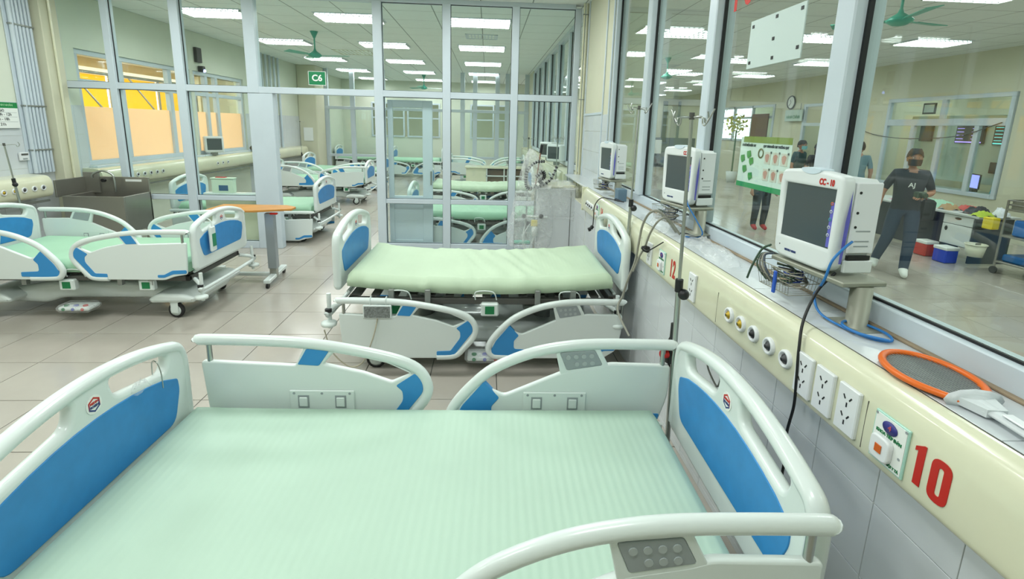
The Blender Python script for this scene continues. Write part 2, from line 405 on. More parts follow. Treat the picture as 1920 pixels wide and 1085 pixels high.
wo = struct('wall_outside', MB().box(-9.6, XL-0.2, 3, 16, 2.92, 3.0).box(-9.6, -7.9, 3, 16, 2.75, 2.92).box(-8.1,-7.72, 3, 6.2, 0, 2.9).box(-8.1,-7.72, 13.9, 16, 0, 2.9), mat('beige_soffit', (226, 204, 158), 0.7))

# right hand wall (low tiled wall under the glazing) and its sill
wr = MB(); wr.box(1.13, 1.52, YB, 5.42, 0, 1.15)
wr.box(1.33, 1.46, 5.42, 7.0, 0, CEIL+0.02)
wr.box(1.13, 1.52, 7.15, YP2, 0, 1.15)
wr.box(1.13, 1.33, 5.42, 7.0, 0, 0.94)
wall_right = struct('wall_right', wr, CREAMW)
tile_wall(wall_right, 'x', 1.13, 0.15, 5.4, 0.0, 0.95, 0.252, 0.25, flip=-1, a_off=0.907, z_off=0.035, singles=True)
tile_wall(wall_right, 'x', 1.13, 5.42, 6.95, 0.0, 0.93, 0.252, 0.25, flip=-1, a_off=0.907, z_off=0.035, singles=False)
tile_wall(wall_right, 'x', 1.33, 5.44, 6.8, 1.1, 1.98, 0.252, 0.25, flip=-1, a_off=0.907, z_off=0.035, singles=True)
# ledge tiles on top of the low wall (sill)
for k in range(-4, 19):
    y0 = 0.9+k*0.256
    if y0 > 5.35: break
    part('ledge_tile', MB().bbox(1.142, 1.36, y0+0.001, min(y0+0.255, 5.42), 1.15, 1.17, 0.001), TILEW, wall_right)
part('ledge_tile', MB().bbox(1.12, 1.33, 5.424, 6.95, 1.15, 1.17, 0.001), TILEW, wall_right)
part('dirt_strip', MB().bbox(1.343, 1.362, YB, 5.40, 1.170, 1.180, 0.003), mat('brown_dirt', (150, 134, 110), 0.7, noise_amt=0.3, scale=6), wall_right)  # band of brown dirt along the foot of the glazing
part('ledge_edge', MB().box(1.138, 1.1425, YB, 5.42, 1.12, 1.1695), GROUT, wall_right)
# pier strips on the right
pr = MB(); 
for y in (5.42, 5.72, 6.78): pr.bbox(1.315, 1.33, y, y+0.03, 1.17, CEIL, 0.003)
pr.bbox(1.315, 1.33, 5.75, 6.78, 1.98, 2.01, 0.003)
part('cover_strip', pr, ALU, wall_right)
# glazing on the right: posts, bottom rail, panes
def glazing(name, ys, x=XG, z0=1.17, z1=CEIL, zt=None, first=True):
    g_ = struct(name)
    part('bottom_rail', MB().bbox(x-0.04, x+0.05, ys[0], ys[-1]+0.1, z0, z0+0.08, 0.004), ALU, g_)
    part('top_rail', MB().bbox(x-0.04, x+0.05, ys[0], ys[-1]+0.1, z1-0.08, z1, 0.004), ALU, g_)
    for y in ys:
        p_ = part('glazing_post', MB().bbox(x-0.065, x+0.055, y, y+0.105, z0+0.08, z1-0.08, 0.006), ALU, g_)
    gs = MB()
    for a, b in zip(ys[:-1], ys[1:]):
        a += 0.105
        gs.box(x-0.012, x-0.002, a, b, z0+0.08, z0+0.088); gs.box(x-0.02, x-0.002, b-0.012, b, z0+0.088, z1-0.08)
        part('glass_pane', MB().box(x-0.003, x+0.003, a, b-0.012, z0+0.088, z1-0.08), GLASS, g_)
    part('gasket', gs, GASKET, g_)
    return g_
glazing('window_3', [-2.2, -0.6, 0.62, 1.84, 3.00, 4.22, 5.38])
glazing('window_4', [7.2, 8.5, 9.8, 11.1, 12.4, 13.7, 15.0], z0=1.17)
# pillar on the hall side and round column in the ward
struct('wall_pillar', MB().box(1.46, 1.82, 5.55, 6.0, 0, CEIL+0.02).box(1.33, 1.8, 15.1, 16.2, 0, CEIL+0.02), CREAMW)
tr = struct('trim_1')
part('pillar', MB().bbox(XL, XL+0.14, 6.74, 7.0, 0, CEIL, 0.01), CREAMW, tr)
part('pillar', MB().bbox(XL, XL+0.55, 15.4, 16.15, 0, CEIL, 0.02), CREAMW, tr)

# partition across the ward
pa = struct('window_5')
posts = [(-5.74, -5.66), (-5.04, -4.95), (-4.18, -4.06), (-3.25, -3.10), (-1.56, -1.44), (-0.63, -0.52), (0.31, 0.41), (1.17, 1.25)]
for i, (a, b) in enumerate(posts):
    z0 = 2.17 if i == 3 else 0
    part('partition_post', MB().bbox(a, b, YP-0.02, YP+0.1, z0, CEIL-0.05, 0.005), ALU, pa)
part('partition_post', MB().bbox(-3.26, -2.93, YP-0.01, YP+0.11, 0, 2.17, 0.005), ALU, pa)
r_ = MB().bbox(-5.66, 1.17, YP-0.015, YP+0.095, 2.17, 2.255, 0.005); part('transom', r_, ALU, pa)
part('top_rail', MB().bbox(-5.66, 1.17, YP-0.015, YP+0.095, CEIL-0.06, CEIL, 0.005), ALU, pa)
segs = [(-5.66, -5.04), (-4.95, -4.18), (-4.06, -3.26), (-1.44, -0.63), (-0.52, 0.31), (0.41, 1.17)]
for a, b in segs:
    if b > -5.0: part('middle_rail', MB().bbox(a, b, YP-0.01, YP+0.09, 0.69, 0.755, 0.004), ALU, pa)
    part('bottom_rail', MB().bbox(a, b, YP-0.01, YP+0.09, 0.0, 0.10, 0.004), ALU, pa)
    for z0, z1 in ((0.755, 2.17), (0.10, 0.69), (2.255, CEIL-0.06)):
        part('glass_pane', MB().box(a, b, YP+0.035, YP+0.041, z0, z1), GLASSD, pa)
        gk = MB()
        for (aa, bb, cc, dd) in ((a, b, z0, z0+0.006), (a, b, z1-0.006, z1), (a, a+0.006, z0, z1), (b-0.006, b, z0, z1)): gk.box(aa, bb, YP+0.022, YP+0.036, cc, dd)
        part('gasket', gk, GASKET, pa)
part('glass_pane', MB().box(-3.10, -1.56, YP+0.035, YP+0.041, 2.255, CEIL-0.06), GLASSD, pa)
# sliding door leaf behind the partition
dl = struct('door_1')
d = MB(); yd = YP+0.14
d.bbox(-1.42, -1.35, yd, yd+0.05, 0.02, 2.14, 0.004); d.bbox(-0.93, -0.79, yd, yd+0.05, 0.02, 2.14, 0.004); d.bbox(-1.35, -0.93, yd, yd+0.05, 2.04, 2.14, 0.004); d.bbox(-1.35, -0.93, yd, yd+0.05, 0.68, 0.78, 0.004); d.bbox(-1.35, -0.93, yd, yd+0.05, 0.02, 0.12, 0.004)
part('door_frame', d, ALU, dl)
part('door_panel', MB().box(-1.35, -0.93, yd+0.018, yd+0.03, 0.12, 0.68), ALU, dl)
part('glass_pane', MB().box(-1.35, -0.93, yd+0.022, yd+0.028, 0.78, 2.04), GLASSD, dl)
part('door_handle', MB().bbox(-0.82, -0.80, yd-0.03, yd, 0.95, 1.15, 0.004), STEEL, dl)

# second partition further back
pb = struct('window_6')
for a in (-5.14, -4.32, -3.35, -0.82, -0.42, 0.30, 0.62, 1.25): part('partition_post', MB().bbox(a-0.07, a+0.07, YP2, YP2+0.1, 0, CEIL, 0.005), ALU, pb)
part('transom', MB().bbox(-5.2, 1.4, YP2-0.01, YP2+0.11, 2.21, 2.30, 0.005), ALU, pb)
for a, b in ((-5.14, -4.39), (-4.25, -3.42), (-0.75, -0.49), (-0.35, 0.23), (0.37, 0.55), (0.69, 1.18)):
    part('middle_rail', MB().bbox(a, b, YP2-0.01, YP2+0.11, 0.72, 0.80, 0.005), ALU, pb)
    part('glass_pane', MB().box(a, b, YP2+0.04, YP2+0.046, 0.80, 2.21), GLASSD, pb)
# end walls
eb = MB(); eb.box(XL-0.2, 1.45, 20.0, 20.2, 0, 1.28).box(XL-0.2, 1.45, 20.0, 20.2, 2.62, CEIL+0.02).box(-5.9, -4.6, 20.0, 20.2, 1.28, 2.62).box(-1.9, -0.7, 20.0, 20.2, 1.28, 2.62).box(1.2, 1.45, 20, 20.2, 1.28, 2.62)
wall_back = struct('wall_back', eb, WALLW)
eh = struct('window_7')
for a, b in ((-4.6, -3.3), (-3.2, -1.9), (-0.7, 0.25), (0.3, 1.2)):
    part('window_frame', MB().bbox(a, a+0.06, 19.97, 20.05, 1.28, 2.62, 0.004).bbox(b-0.06, b, 19.97, 20.05, 1.28, 2.62, 0.004).bbox(a+0.06, b-0.06, 19.97, 20.05, 1.28, 1.34, 0.004).bbox(a+0.06, b-0.06, 19.97, 20.05, 2.56, 2.62, 0.004).bbox(a+0.06, b-0.06, 19.97, 20.05, 2.0, 2.05, 0.004), ALU, eh)
    part('glass_pane', MB().box(a, b, 20.02, 20.026, 1.3, 2.6), GLASS, eh)
struct('wall_front', MB().box(XL-0.2, XH+0.2, YB-0.2, YB, 0, CEIL+0.02), WALLW)
# hall beyond the glazing: east wall with nurse room window, end wall
hh = MB()
hh.box(XH, XH+0.2, YB, 8.44, 0, CEIL+0.02).box(XH, XH+0.2, 11.3, 12.4, 0, CEIL+0.02).box(XH, XH+0.2, 8.44, 11.3, 2.66, CEIL+0.02).box(XH, XH+0.2, 8.44, 11.3, 0, 0.72)
hh.box(XH, XH+0.2, 14.4, 15.9, 0, CEIL+0.02).box(XH, XH+0.2, 12.4, 14.4, 2.68, CEIL+0.02)
hh.box(XH, XH+0.2, 15.9, 20.0, 0, 1.5).box(XH, XH+0.2, 15.9, 20.0, 2.75, CEIL+0.02).box(XH, XH+0.2, 20.0, YE, 0, CEIL+0.02)
wall_hall = struct('wall_hall', hh, CREAMW)
struct('wall_end', MB().box(1.4, XH+0.2, YE, YE+0.2, 0, CEIL+0.02).box(XL-0.2, 1.4, YE, YE+0.2, 0, CEIL+0.02), CREAMW)
nr = MB(); nr.box(XH+3.0, XH+3.1, 6.0, 15.0, 0, CEIL).box(XH+0.12, XH+3.0, 6.0, 6.1, 0, CEIL).box(XH+0.12, XH+3.0, 12.1, 12.2, 0, CEIL).box(XH+0.12, XH+3.0, 15, 15.1, 0, CEIL).box(XH+2.0, XH+2.1, 15.1, 21, 0, CEIL)
struct('wall_room', nr, CREAMW)
nw = struct('window_8')
f = MB(); X0, X1 = XH-0.03, XH+0.05
f.bbox(X0, X1, 8.46, 11.28, 2.58, 2.66, 0.005).bbox(X0, X1, 8.46, 8.54, 0.72, 2.58, 0.005).bbox(X0, X1, 11.2, 11.28, 0.72, 2.58, 0.005).bbox(X0, X1, 8.54, 11.2, 2.06, 2.20, 0.005).bbox(X0, X1, 8.54, 11.2, 0.72, 0.80, 0.005)
f.bbox(X0, X1, 9.80, 9.90, 2.2, 2.58, 0.005)
part('window_frame', f, ALU, nw)
for s in (9.06, 9.82, 10.5): part('window_stile', MB().bbox(X0, X1, s-0.04, s+0.05, 0.80, 2.06, 0.005), ALU, nw)
for a, b in ((8.54, 9.02), (9.11, 9.78), (9.87, 10.46), (10.55, 11.2)): part('glass_pane', MB().box(XH, XH+0.006, a, b, 0.8, 2.06), GLASS, nw)
for a, b in ((8.54, 9.8), (9.9, 11.2)): part('glass_pane', MB().box(XH, XH+0.006, a, b, 2.2, 2.58), GLASS, nw)
d2 = struct('door_2')
part('door_frame', MB().bbox(X0, X1, 12.4, 12.5, 0, 2.68, 0.005).bbox(X0, X1, 13.4, 13.5, 0, 2.68, 0.005).bbox(X0, X1, 14.3, 14.4, 0, 2.68, 0.005).bbox(X0, X1, 12.5, 13.4, 2.6, 2.68, 0.005).bbox(X0, X1, 13.5, 14.3, 2.6, 2.68, 0.005).bbox(X0, X1, 12.5, 14.3, 2.05, 2.14, 0.005), ALU, d2)
part('door_panel', MB().bbox(XH, XH+0.03, 13.5, 14.3, 0.0, 1.0, 0.004).bbox(XH, XH+0.03, 12.5, 13.4, 0.0, 2.05, 0.004), WALLW, d2)
part('glass_pane', MB().box(XH, XH+0.006, 13.5, 14.3, 1.0, 2.05), GLASS, d2)
w9 = struct('window_9')
f = MB()
for a in (15.9, 17.2, 18.5, 19.9): f.bbox(X0, X1, a, a+0.09, 1.5, 2.75, 0.005)
f.bbox(X0, X1, 15.99, 19.9, 2.3, 2.38, 0.005).bbox(X0, X1, 15.99, 19.9, 2.67, 2.75, 0.005).bbox(X0, X1, 15.99, 19.9, 1.5, 1.58, 0.005)
part('window_frame', f, ALU, w9)
for a in (15.99, 17.29, 18.59): part('glass_pane', MB().box(XH, XH+0.006, a, a+1.2, 1.58, 2.67), GLASS, w9)
# ceiling troffers with white louvers
def troffer(x, y, label, group):
    t = thing('ceiling_light', label, 'light', (x, y, CEIL), 0, group); t.scale = (0.84, 1, 1)
    def fr():
        m = MB(); m.box(-0.60, 0.60, -0.30, -0.27, -0.012, 0.0).box(-0.60, 0.60, 0.27, 0.30, -0.012, 0.0).box(-0.60, -0.57, -0.27, 0.27, -0.012, 0.0).box(0.57, 0.60, -0.27, 0.27, -0.012, 0.0)
        return m
    part('light_frame', fr, ALU, t, key='trf')
    part('reflector', lambda: MB().box(-0.57, 0.57, -0.27, 0.27, -0.003, -0.001), CHROME, t, key='trr')
    def lv():
        m = MB()
        for k in range(3): m.box(-0.57, 0.57, -0.27+0.18*(k+1)-0.012, -0.27+0.18*(k+1), -0.045, -0.009)
        for k in range(13): m.box(-0.57+k*0.095-0.004, -0.57+k*0.095+0.004, -0.27, 0.27, -0.045, -0.009)
        return m
    part('louver', lv, CHROME, t, key='trl')
    for s in (-0.18, 0.0, 0.18):
        part('lamp_tube', lambda: MB().box(-0.565, 0.565, -0.045, 0.045, -0.008, -0.003), LAMPW, t, (0, s, 0), key='trt')
ORD = ['nearest', 'second', 'third', 'fourth', 'fifth', 'sixth', 'seventh', 'farthest']
for area_, L, ymin, grp in (('ward', WARD_LIGHTS, 7, 'ward ceiling lights'), ('hall', HALL_LIGHTS, 5, 'hall ceiling lights')):
    ys_ = sorted({y for x, y in L if y > ymin}); xs_ = sorted({x for x, y in L})
    for x, y in L:
        if y > ymin: troffer(x, y, 'white louvered ceiling light, %s row of the %s, %s column' % (ORD[ys_.index(y)], area_, ('left', 'middle', 'right')[xs_.index(x)]), grp)  # last ward row: made-up fixtures for the added lamps

# ============================================================ BEDS
def mattress_mesh(seed, mt, sag=0.0, wrinkle=0.0, L=1.93, W=0.93, T=0.12, lift=0.0, ribs=0.0):
    nx, ny = 70, 30; vs = []; F = []
    def h(u, v):     # u along length 0..1, v across
        z = sag*(4*(u-0.5)**2)*1.0 + lift*max(0, u-0.62)**1.5
        z += 0.012*math.cos(v*PI*2-PI)*0.0 - 0.018*sag*10*(4*(u-0.18)**2 < 0.05)
        if wrinkle:
            z += wrinkle*noise.noise(Vector((u*14+seed, v*2.0, seed)))*0.5 + wrinkle*1.2*noise.noise(Vector((u*38+v*5+seed, v*1.8, 3)))*math.exp(-((u-0.55)/0.3)**2)
        if ribs: z += ribs*math.sin(u*L/0.028*2*PI*0.5)*(0.4+0.6*noise.noise(Vector((u*3, v*3, seed)))**2*4)
        return z
    rad = 0.035
    # cross-section rings around: for each u, profile loop in (y,z)
    prof = []
    for i in range(ny+1):
        v = i/ny; prof.append((v, 0))
    rows = []
    for i in range(nx+1):
        u = i/nx
        e = min(u, 1-u)*L; inset = 0.0 if e > rad else rad-math.sqrt(max(0, rad*rad-(rad-e)**2))
        row = []
        for j in range(ny+1):
            v = j/ny; y = (v-0.5)*W; ev = min(v, 1-v)*W; ins2 = 0.0 if ev > rad else rad-math.sqrt(max(0, rad*rad-(rad-ev)**2))
            row.append((( u-0.5)*L, y, T-inset-ins2+h(u, v)))
        zb = sag*(4*(u-0.5)**2)+lift*max(0, u-0.62)**1.5
        bulge = 0.012
        wob = (wrinkle*0.8*noise.noise(Vector((u*30+seed, 1, 9)))) if wrinkle else 0
        row.append(((u-0.5)*L, W/2+bulge+wob, T*0.5+zb)); row.append(((u-0.5)*L, W/2+wob, zb+0.01)); row.append(((u-0.5)*L, W/2-0.03, zb))
        row.append(((u-0.5)*L, -W/2+0.03, zb)); row.append(((u-0.5)*L, -W/2-wob, zb+0.01)); row.append(((u-0.5)*L, -W/2-bulge-wob, T*0.5+zb))
        rows.append(row)
    n = len(rows[0]); mb = MB()
    mb.add([p for r in rows for p in r], [(i*n+k, (i+1)*n+k, (i+1)*n+(k+1)%n, i*n+(k+1)%n) for i in range(nx) for k in range(n)], True)
    mb.add(rows[0], [tuple(range(n))]); mb.add(rows[-1], [tuple(range(n))[::-1]])
    return mb.mesh('mattress', mt)
def sheet_mat(name, rgb, rib):
    m = mat(name, rgb, 0.6, noise_amt=0.06, scale=2.2); nt = m.node_tree; b = nt.nodes['Principled BSDF']
    tc = nt.nodes.new('ShaderNodeTexCoord'); wv = nt.nodes.new('ShaderNodeTexWave'); wv.wave_type = 'BANDS'; wv.bands_direction = 'X'; wv.inputs['Scale'].default_value = 11.0
    wv.inputs['Distortion'].default_value = 0.6; wv.inputs['Detail'].default_value = 1
    nt.links.new(tc.outputs['Object'], wv.inputs['Vector'])
    n = nt.nodes.new('ShaderNodeTexNoise'); n.inputs['Scale'].default_value = 3.0; nt.links.new(tc.outputs['Object'], n.inputs['Vector'])
    mu = nt.nodes.new('ShaderNodeMath'); mu.operation = 'MULTIPLY'; nt.links.new(wv.outputs['Fac'], mu.inputs[0]); nt.links.new(n.outputs['Fac'], mu.inputs[1])
    bp = nt.nodes.new('ShaderNodeBump'); bp.inputs['Strength'].default_value = rib; bp.inputs['Distance'].default_value = 0.006
    nt.links.new(mu.outputs[0], bp.inputs['Height']); nt.links.new(bp.outputs[0], b.inputs['Normal']); return m
SHEET = sheet_mat('mint_mattress_cover', (178, 204, 186), 0.20)
SHEET2 = sheet_mat('pale_green_mattress_cover', (188, 208, 180), 0.05)
SHEET3 = sheet_mat('green_mattress_cover', (160, 202, 172), 0.05)

def board_outline():
    pts = [(-0.472, 0.0, 0.03), (0.472, 0.0, 0.03), (0.474, 0.36, 0.14)]
    N = 12
    for i in range(N+1):
        b = 0.40-0.80*i/N; pts.append((b, 0.50-0.075*(b/0.42)**2, 0.02))
    pts.append((-0.474, 0.36, 0.14))
    return rounded(pts, 0.03)
def arc(b, k): return 0.50-0.075*(b/0.42)**2-k
def board_mesh():
    holes = []
    for s in (1, -1):
        h_ = [(s*0.09, arc(0.09, 0.115), 0.03), (s*0.34, arc(0.34, 0.115), 0.03), (s*0.36, arc(0.36, 0.05), 0.02)]
        for k in range(1, 6):
            b = 0.36-(0.36-0.075)*k/6; h_.append((s*b, arc(b, 0.045), 0.01))
        h_.append((s*0.072, arc(0.072, 0.045), 0.03))
        holes.append(rounded(h_, 0.02))
    me = plate(board_outline(), holes, 0.045, 0.016, 3)
    mb = MB()   # raised rounded rim along the arch
    rim = [(0.458, 0.03), (0.459, 0.18), (0.460, 0.30), (0.452, 0.36), (0.430, 0.395)]+[(0.38-0.76*i/12, arc(0.38-0.76*i/12, 0.024)) for i in range(13)]+[(-0.430, 0.395), (-0.452, 0.36), (-0.460, 0.30), (-0.459, 0.18), (-0.458, 0.03)]
    mb.tube(smoothpath([(p[0], p[1], 0) for p in rim], 3), 0.029, 12, sy=0.85)
    return me, mb
def join(meshes, name, mats):
    v = []; f = []; sm = []; mi = []
    for me in meshes:
        k = len(v); v += [tuple(q.co) for q in me.vertices]
        for p in me.polygons: f.append(tuple(i+k for i in p.vertices)); sm.append(p.use_smooth); mi.append(p.material_index)
    m = bpy.data.meshes.new(name); m.from_pydata(v, [], f)
    for p, a, b in zip(m.polygons, sm, mi): p.use_smooth = a; p.material_index = b
    for q in (mats if isinstance(mats, (list, tuple)) else [mats]): m.materials.append(q)
    m.update(); return m
def get_board():
    if 'board' not in CACHE:
        me, mb = board_mesh(); m2 = mb.mesh('t', WHITE); j = join([me, m2], 'board', WHITE); j.transform(YZ); CACHE['board'] = j
        pan = [(-0.355, 0.105, 0.04), (0.355, 0.105, 0.04), (0.40, 0.23, 0.05), (0.395, arc(0.395, 0.155), 0.01)]
        for i in range(1, 10): b = 0.395-0.79*i/10; pan.append((b, arc(b, 0.145), 0.01))
        pan += [(-0.395, arc(0.395, 0.155), 0.01), (-0.40, 0.23, 0.05)]
        CACHE['boardblue'] = setmats(plate(rounded(pan, 0.02), (), 0.053, 0.003, 2, YZ), BLUE)
        # emblem: small hexagon badge
        hx = [(math.cos(PI/6+k*PI/3)*0.026, math.sin(PI/6+k*PI/3)*0.026) for k in range(6)]
        hi = [(math.cos(PI/6+k*PI/3)*0.020, math.sin(PI/6+k*PI/3)*0.020) for k in range(6)]
        ring = plate(hx, (hi,), 0.002, 0.0002, 0); 
        for p in ring.polygons: p.material_index = 1 if p.center.y > 0.0 else 2
        disc = MB().cyl((0,0,-0.001), (0,0,0.0004), 0.031, 24).mesh('d', PAPER)
        t1 = text_mesh('MEDIN', 0.011, 0.0006, Matrix.Translation((0, 0.006, 0.001)), 0.0004, sx=0.95)
        t2 = text_mesh('ROSEN', 0.011, 0.0006, Matrix.Translation((0, -0.006, 0.001)), 0.0004, sx=0.95)
        for p in t1.polygons: p.material_index = 1
        for p in t2.polygons: p.material_index = 2
        e = join([disc, ring, t1, t2], 'emblem', [PAPER, RED, mat('navy_print', (40, 60, 120), 0.5)]); e.transform(YZ); CACHE['emblem'] = e
        e2 = e.copy(); e2.transform(Matrix.Rotation(PI, 4, 'Z')); CACHE['emblem2'] = e2
    return CACHE['board']

H_RAIL = dict(
  top=[(0.0,.385),(.04,.392),(.34,.392),(.51,.37),(.65,.325),(.79,.255),(.88,.195),(.955,.125),(.985,.07),(.96,.03),(.90,.02),(.72,.018)],
  plate=[(.01,.275,.02),(.28,.283,.02),(.33,.268,.01),(.47,.25,.01),(.50,.243,.01),(.745,.158,.02),(.80,.178,.01),(.845,.215,.01),(.88,.185),(.96,.10),(.96,.03,.03),(.88,.01,.02),(.14,.01,.03),(.05,.055,.02),(.01,.16,.05)],
  frame=[(.335,.385,.005),(.525,.362,.005),(.497,.235,.01),(.280,.262,.01)],
  hole=[(.745,.165,.01),(.50,.25,.01),(.53,.325,.01),(.65,.29,.01),(.77,.228,.01),(.815,.19,.01)],
  tip=[(.965,.064,.02),(.93,.12),(.835,.21,.01),(.765,.15,.01),(.80,.118,.01),(.80,.07,.02),(.65,.064,.01),(.65,.032,.01),(.957,.027,.02)],
  stripe=[(.254,.064),(.254,.036),(.19,.036),(.135,.058),(.054,.060),(.042,.095),(.135,.095),(.196,.068)],
  bridge=[(.352,.362,.008),(.504,.345,.008),(.470,.255,.008),(.315,.275,.008)], kind='pad')
F_RAIL = dict(
  top=[(0.0,.385),(.04,.392),(.36,.385),(.587,.355),(.82,.295),(.93,.25),(.975,.195),(.965,.14),(.90,.075),(.83,.025),(.70,.018)],
  plate=[(.01,.275,.02),(.41,.262,.01),(.455,.37,.01),(.587,.345),(.80,.29),(.93,.235),(.965,.17),(.95,.13),(.83,.012,.02),(.22,.01,.03),(.14,.035,.02),(.03,.05,.02)],
  hole=[(.53,.267,.01),(.70,.238,.01),(.82,.204,.01),(.91,.235,.02),(.80,.273,.01),(.66,.312,.01),(.575,.328,.01)],
  tip=[(.925,.238,.01),(.955,.215,.02),(.96,.17,.02),(.825,.030,.01),(.70,.027,.01),(.70,.055,.01),(.80,.058,.01),(.872,.138,.02),(.868,.172,.01),(.84,.192,.01)],
  stripe=[(.03,.084),(.15,.080),(.224,.049),(.28,.049),(.28,.028),(.224,.028),(.146,.053),(.03,.058)],
  bridge=[(.462,.352,.008),(.560,.345,.008),(.512,.262,.008),(.42,.266,.008)], kind='blue')
def get_rail(kind, flip):
    """rail mesh in local x (board end -> tip), z up; flip mirrors it along x"""
    k = 'rail'+kind+('f' if flip else '')
    if k in CACHE: return k
    D = H_RAIL if kind == 'H' else F_RAIL
    zf = lambda z: z*1.295 if z < .275 else .356+(z-.275)*.80
    zs = lambda L: [(p[0], zf(p[1]))+tuple(p[2:]) for p in L]
    rp = lambda L: rounded(zs(L), 0.012)
    body = plate(rp(D['plate']), [] if kind == 'H' else [rp(D['hole'])], 0.026, 0.008, 2, XZ)
    if kind == 'H': body = join([body, plate(rp(D['frame']), [rp(D['bridge'])], 0.025, 0.004, 2, XZ)], 'b', WHITE)
    t = MB().tube(smoothpath([(x, 0, z) for x, z in zs(D['top'])], 4), 0.0245, 12, sy=0.9).mesh('t', WHITE)
    b = join([body, t], 'side_rail', WHITE)
    bl = setmats(plate(rp(D['tip']), (), 0.031, 0.002, 1, XZ), BLUE2); bs = setmats(plate(rp(D['stripe']), (), 0.031, 0.002, 1, XZ), BLUE2)
    post = MB().cyl((.045, 0, .34), (.045, 0, .44), 0.011, 12).mesh('post', CHROME)
    meshes = {'': b, 'b': bl, 's': bs, 'p': post}
    if kind == 'F': meshes['g'] = setmats(plate(rp(D['bridge']), (), 0.031, 0.002, 1, XZ), BLUE2)
    if kind == 'H':
        pad = [plate(rp(D['bridge']), (), 0.028, 0.002, 1, XZ)]
        btn = MB()
        btn.cyl((0, -0.0165, 0), (0, 0.0165, 0), 0.0105, 12)
        meshes['k'] = setmats(pad[0], GREYPAD); meshes['n'] = btn.mesh('button', mat('keypad_buttons', (168,176,176), 0.4))
    la = MB()
    la.bbox(.38, .66, -0.020, -0.012, .10, .225, 0.003)
    lm = la.mesh('l', WHITE2)
    lk = MB()
    for cx in (.44, .60):
        lk.bbox(cx-.018, cx+.018, -0.026, -0.0205, .150, .195, 0.003)
    meshes['l'] = join([lm, lk.mesh('q', WHITE2)], 'latch_plate', WHITE2)
    meshes['m'] = MB().box(.416, .464, -0.0215, -0.0195, .143, .203).mesh('latch_frame', GREYPAD)
    meshes['o'] = MB().cyl((.40, -0.021, .212), (.40, -0.0195, .212), 0.006, 8).mesh('screw', GREYPAD)
    if flip:
        for me in meshes.values():
            me.transform(Matrix.Diagonal((-1, 1, 1, 1))); me.flip_normals()
    for s, me in meshes.items(): CACHE[k+s] = me
    return k
def tr(path): return path
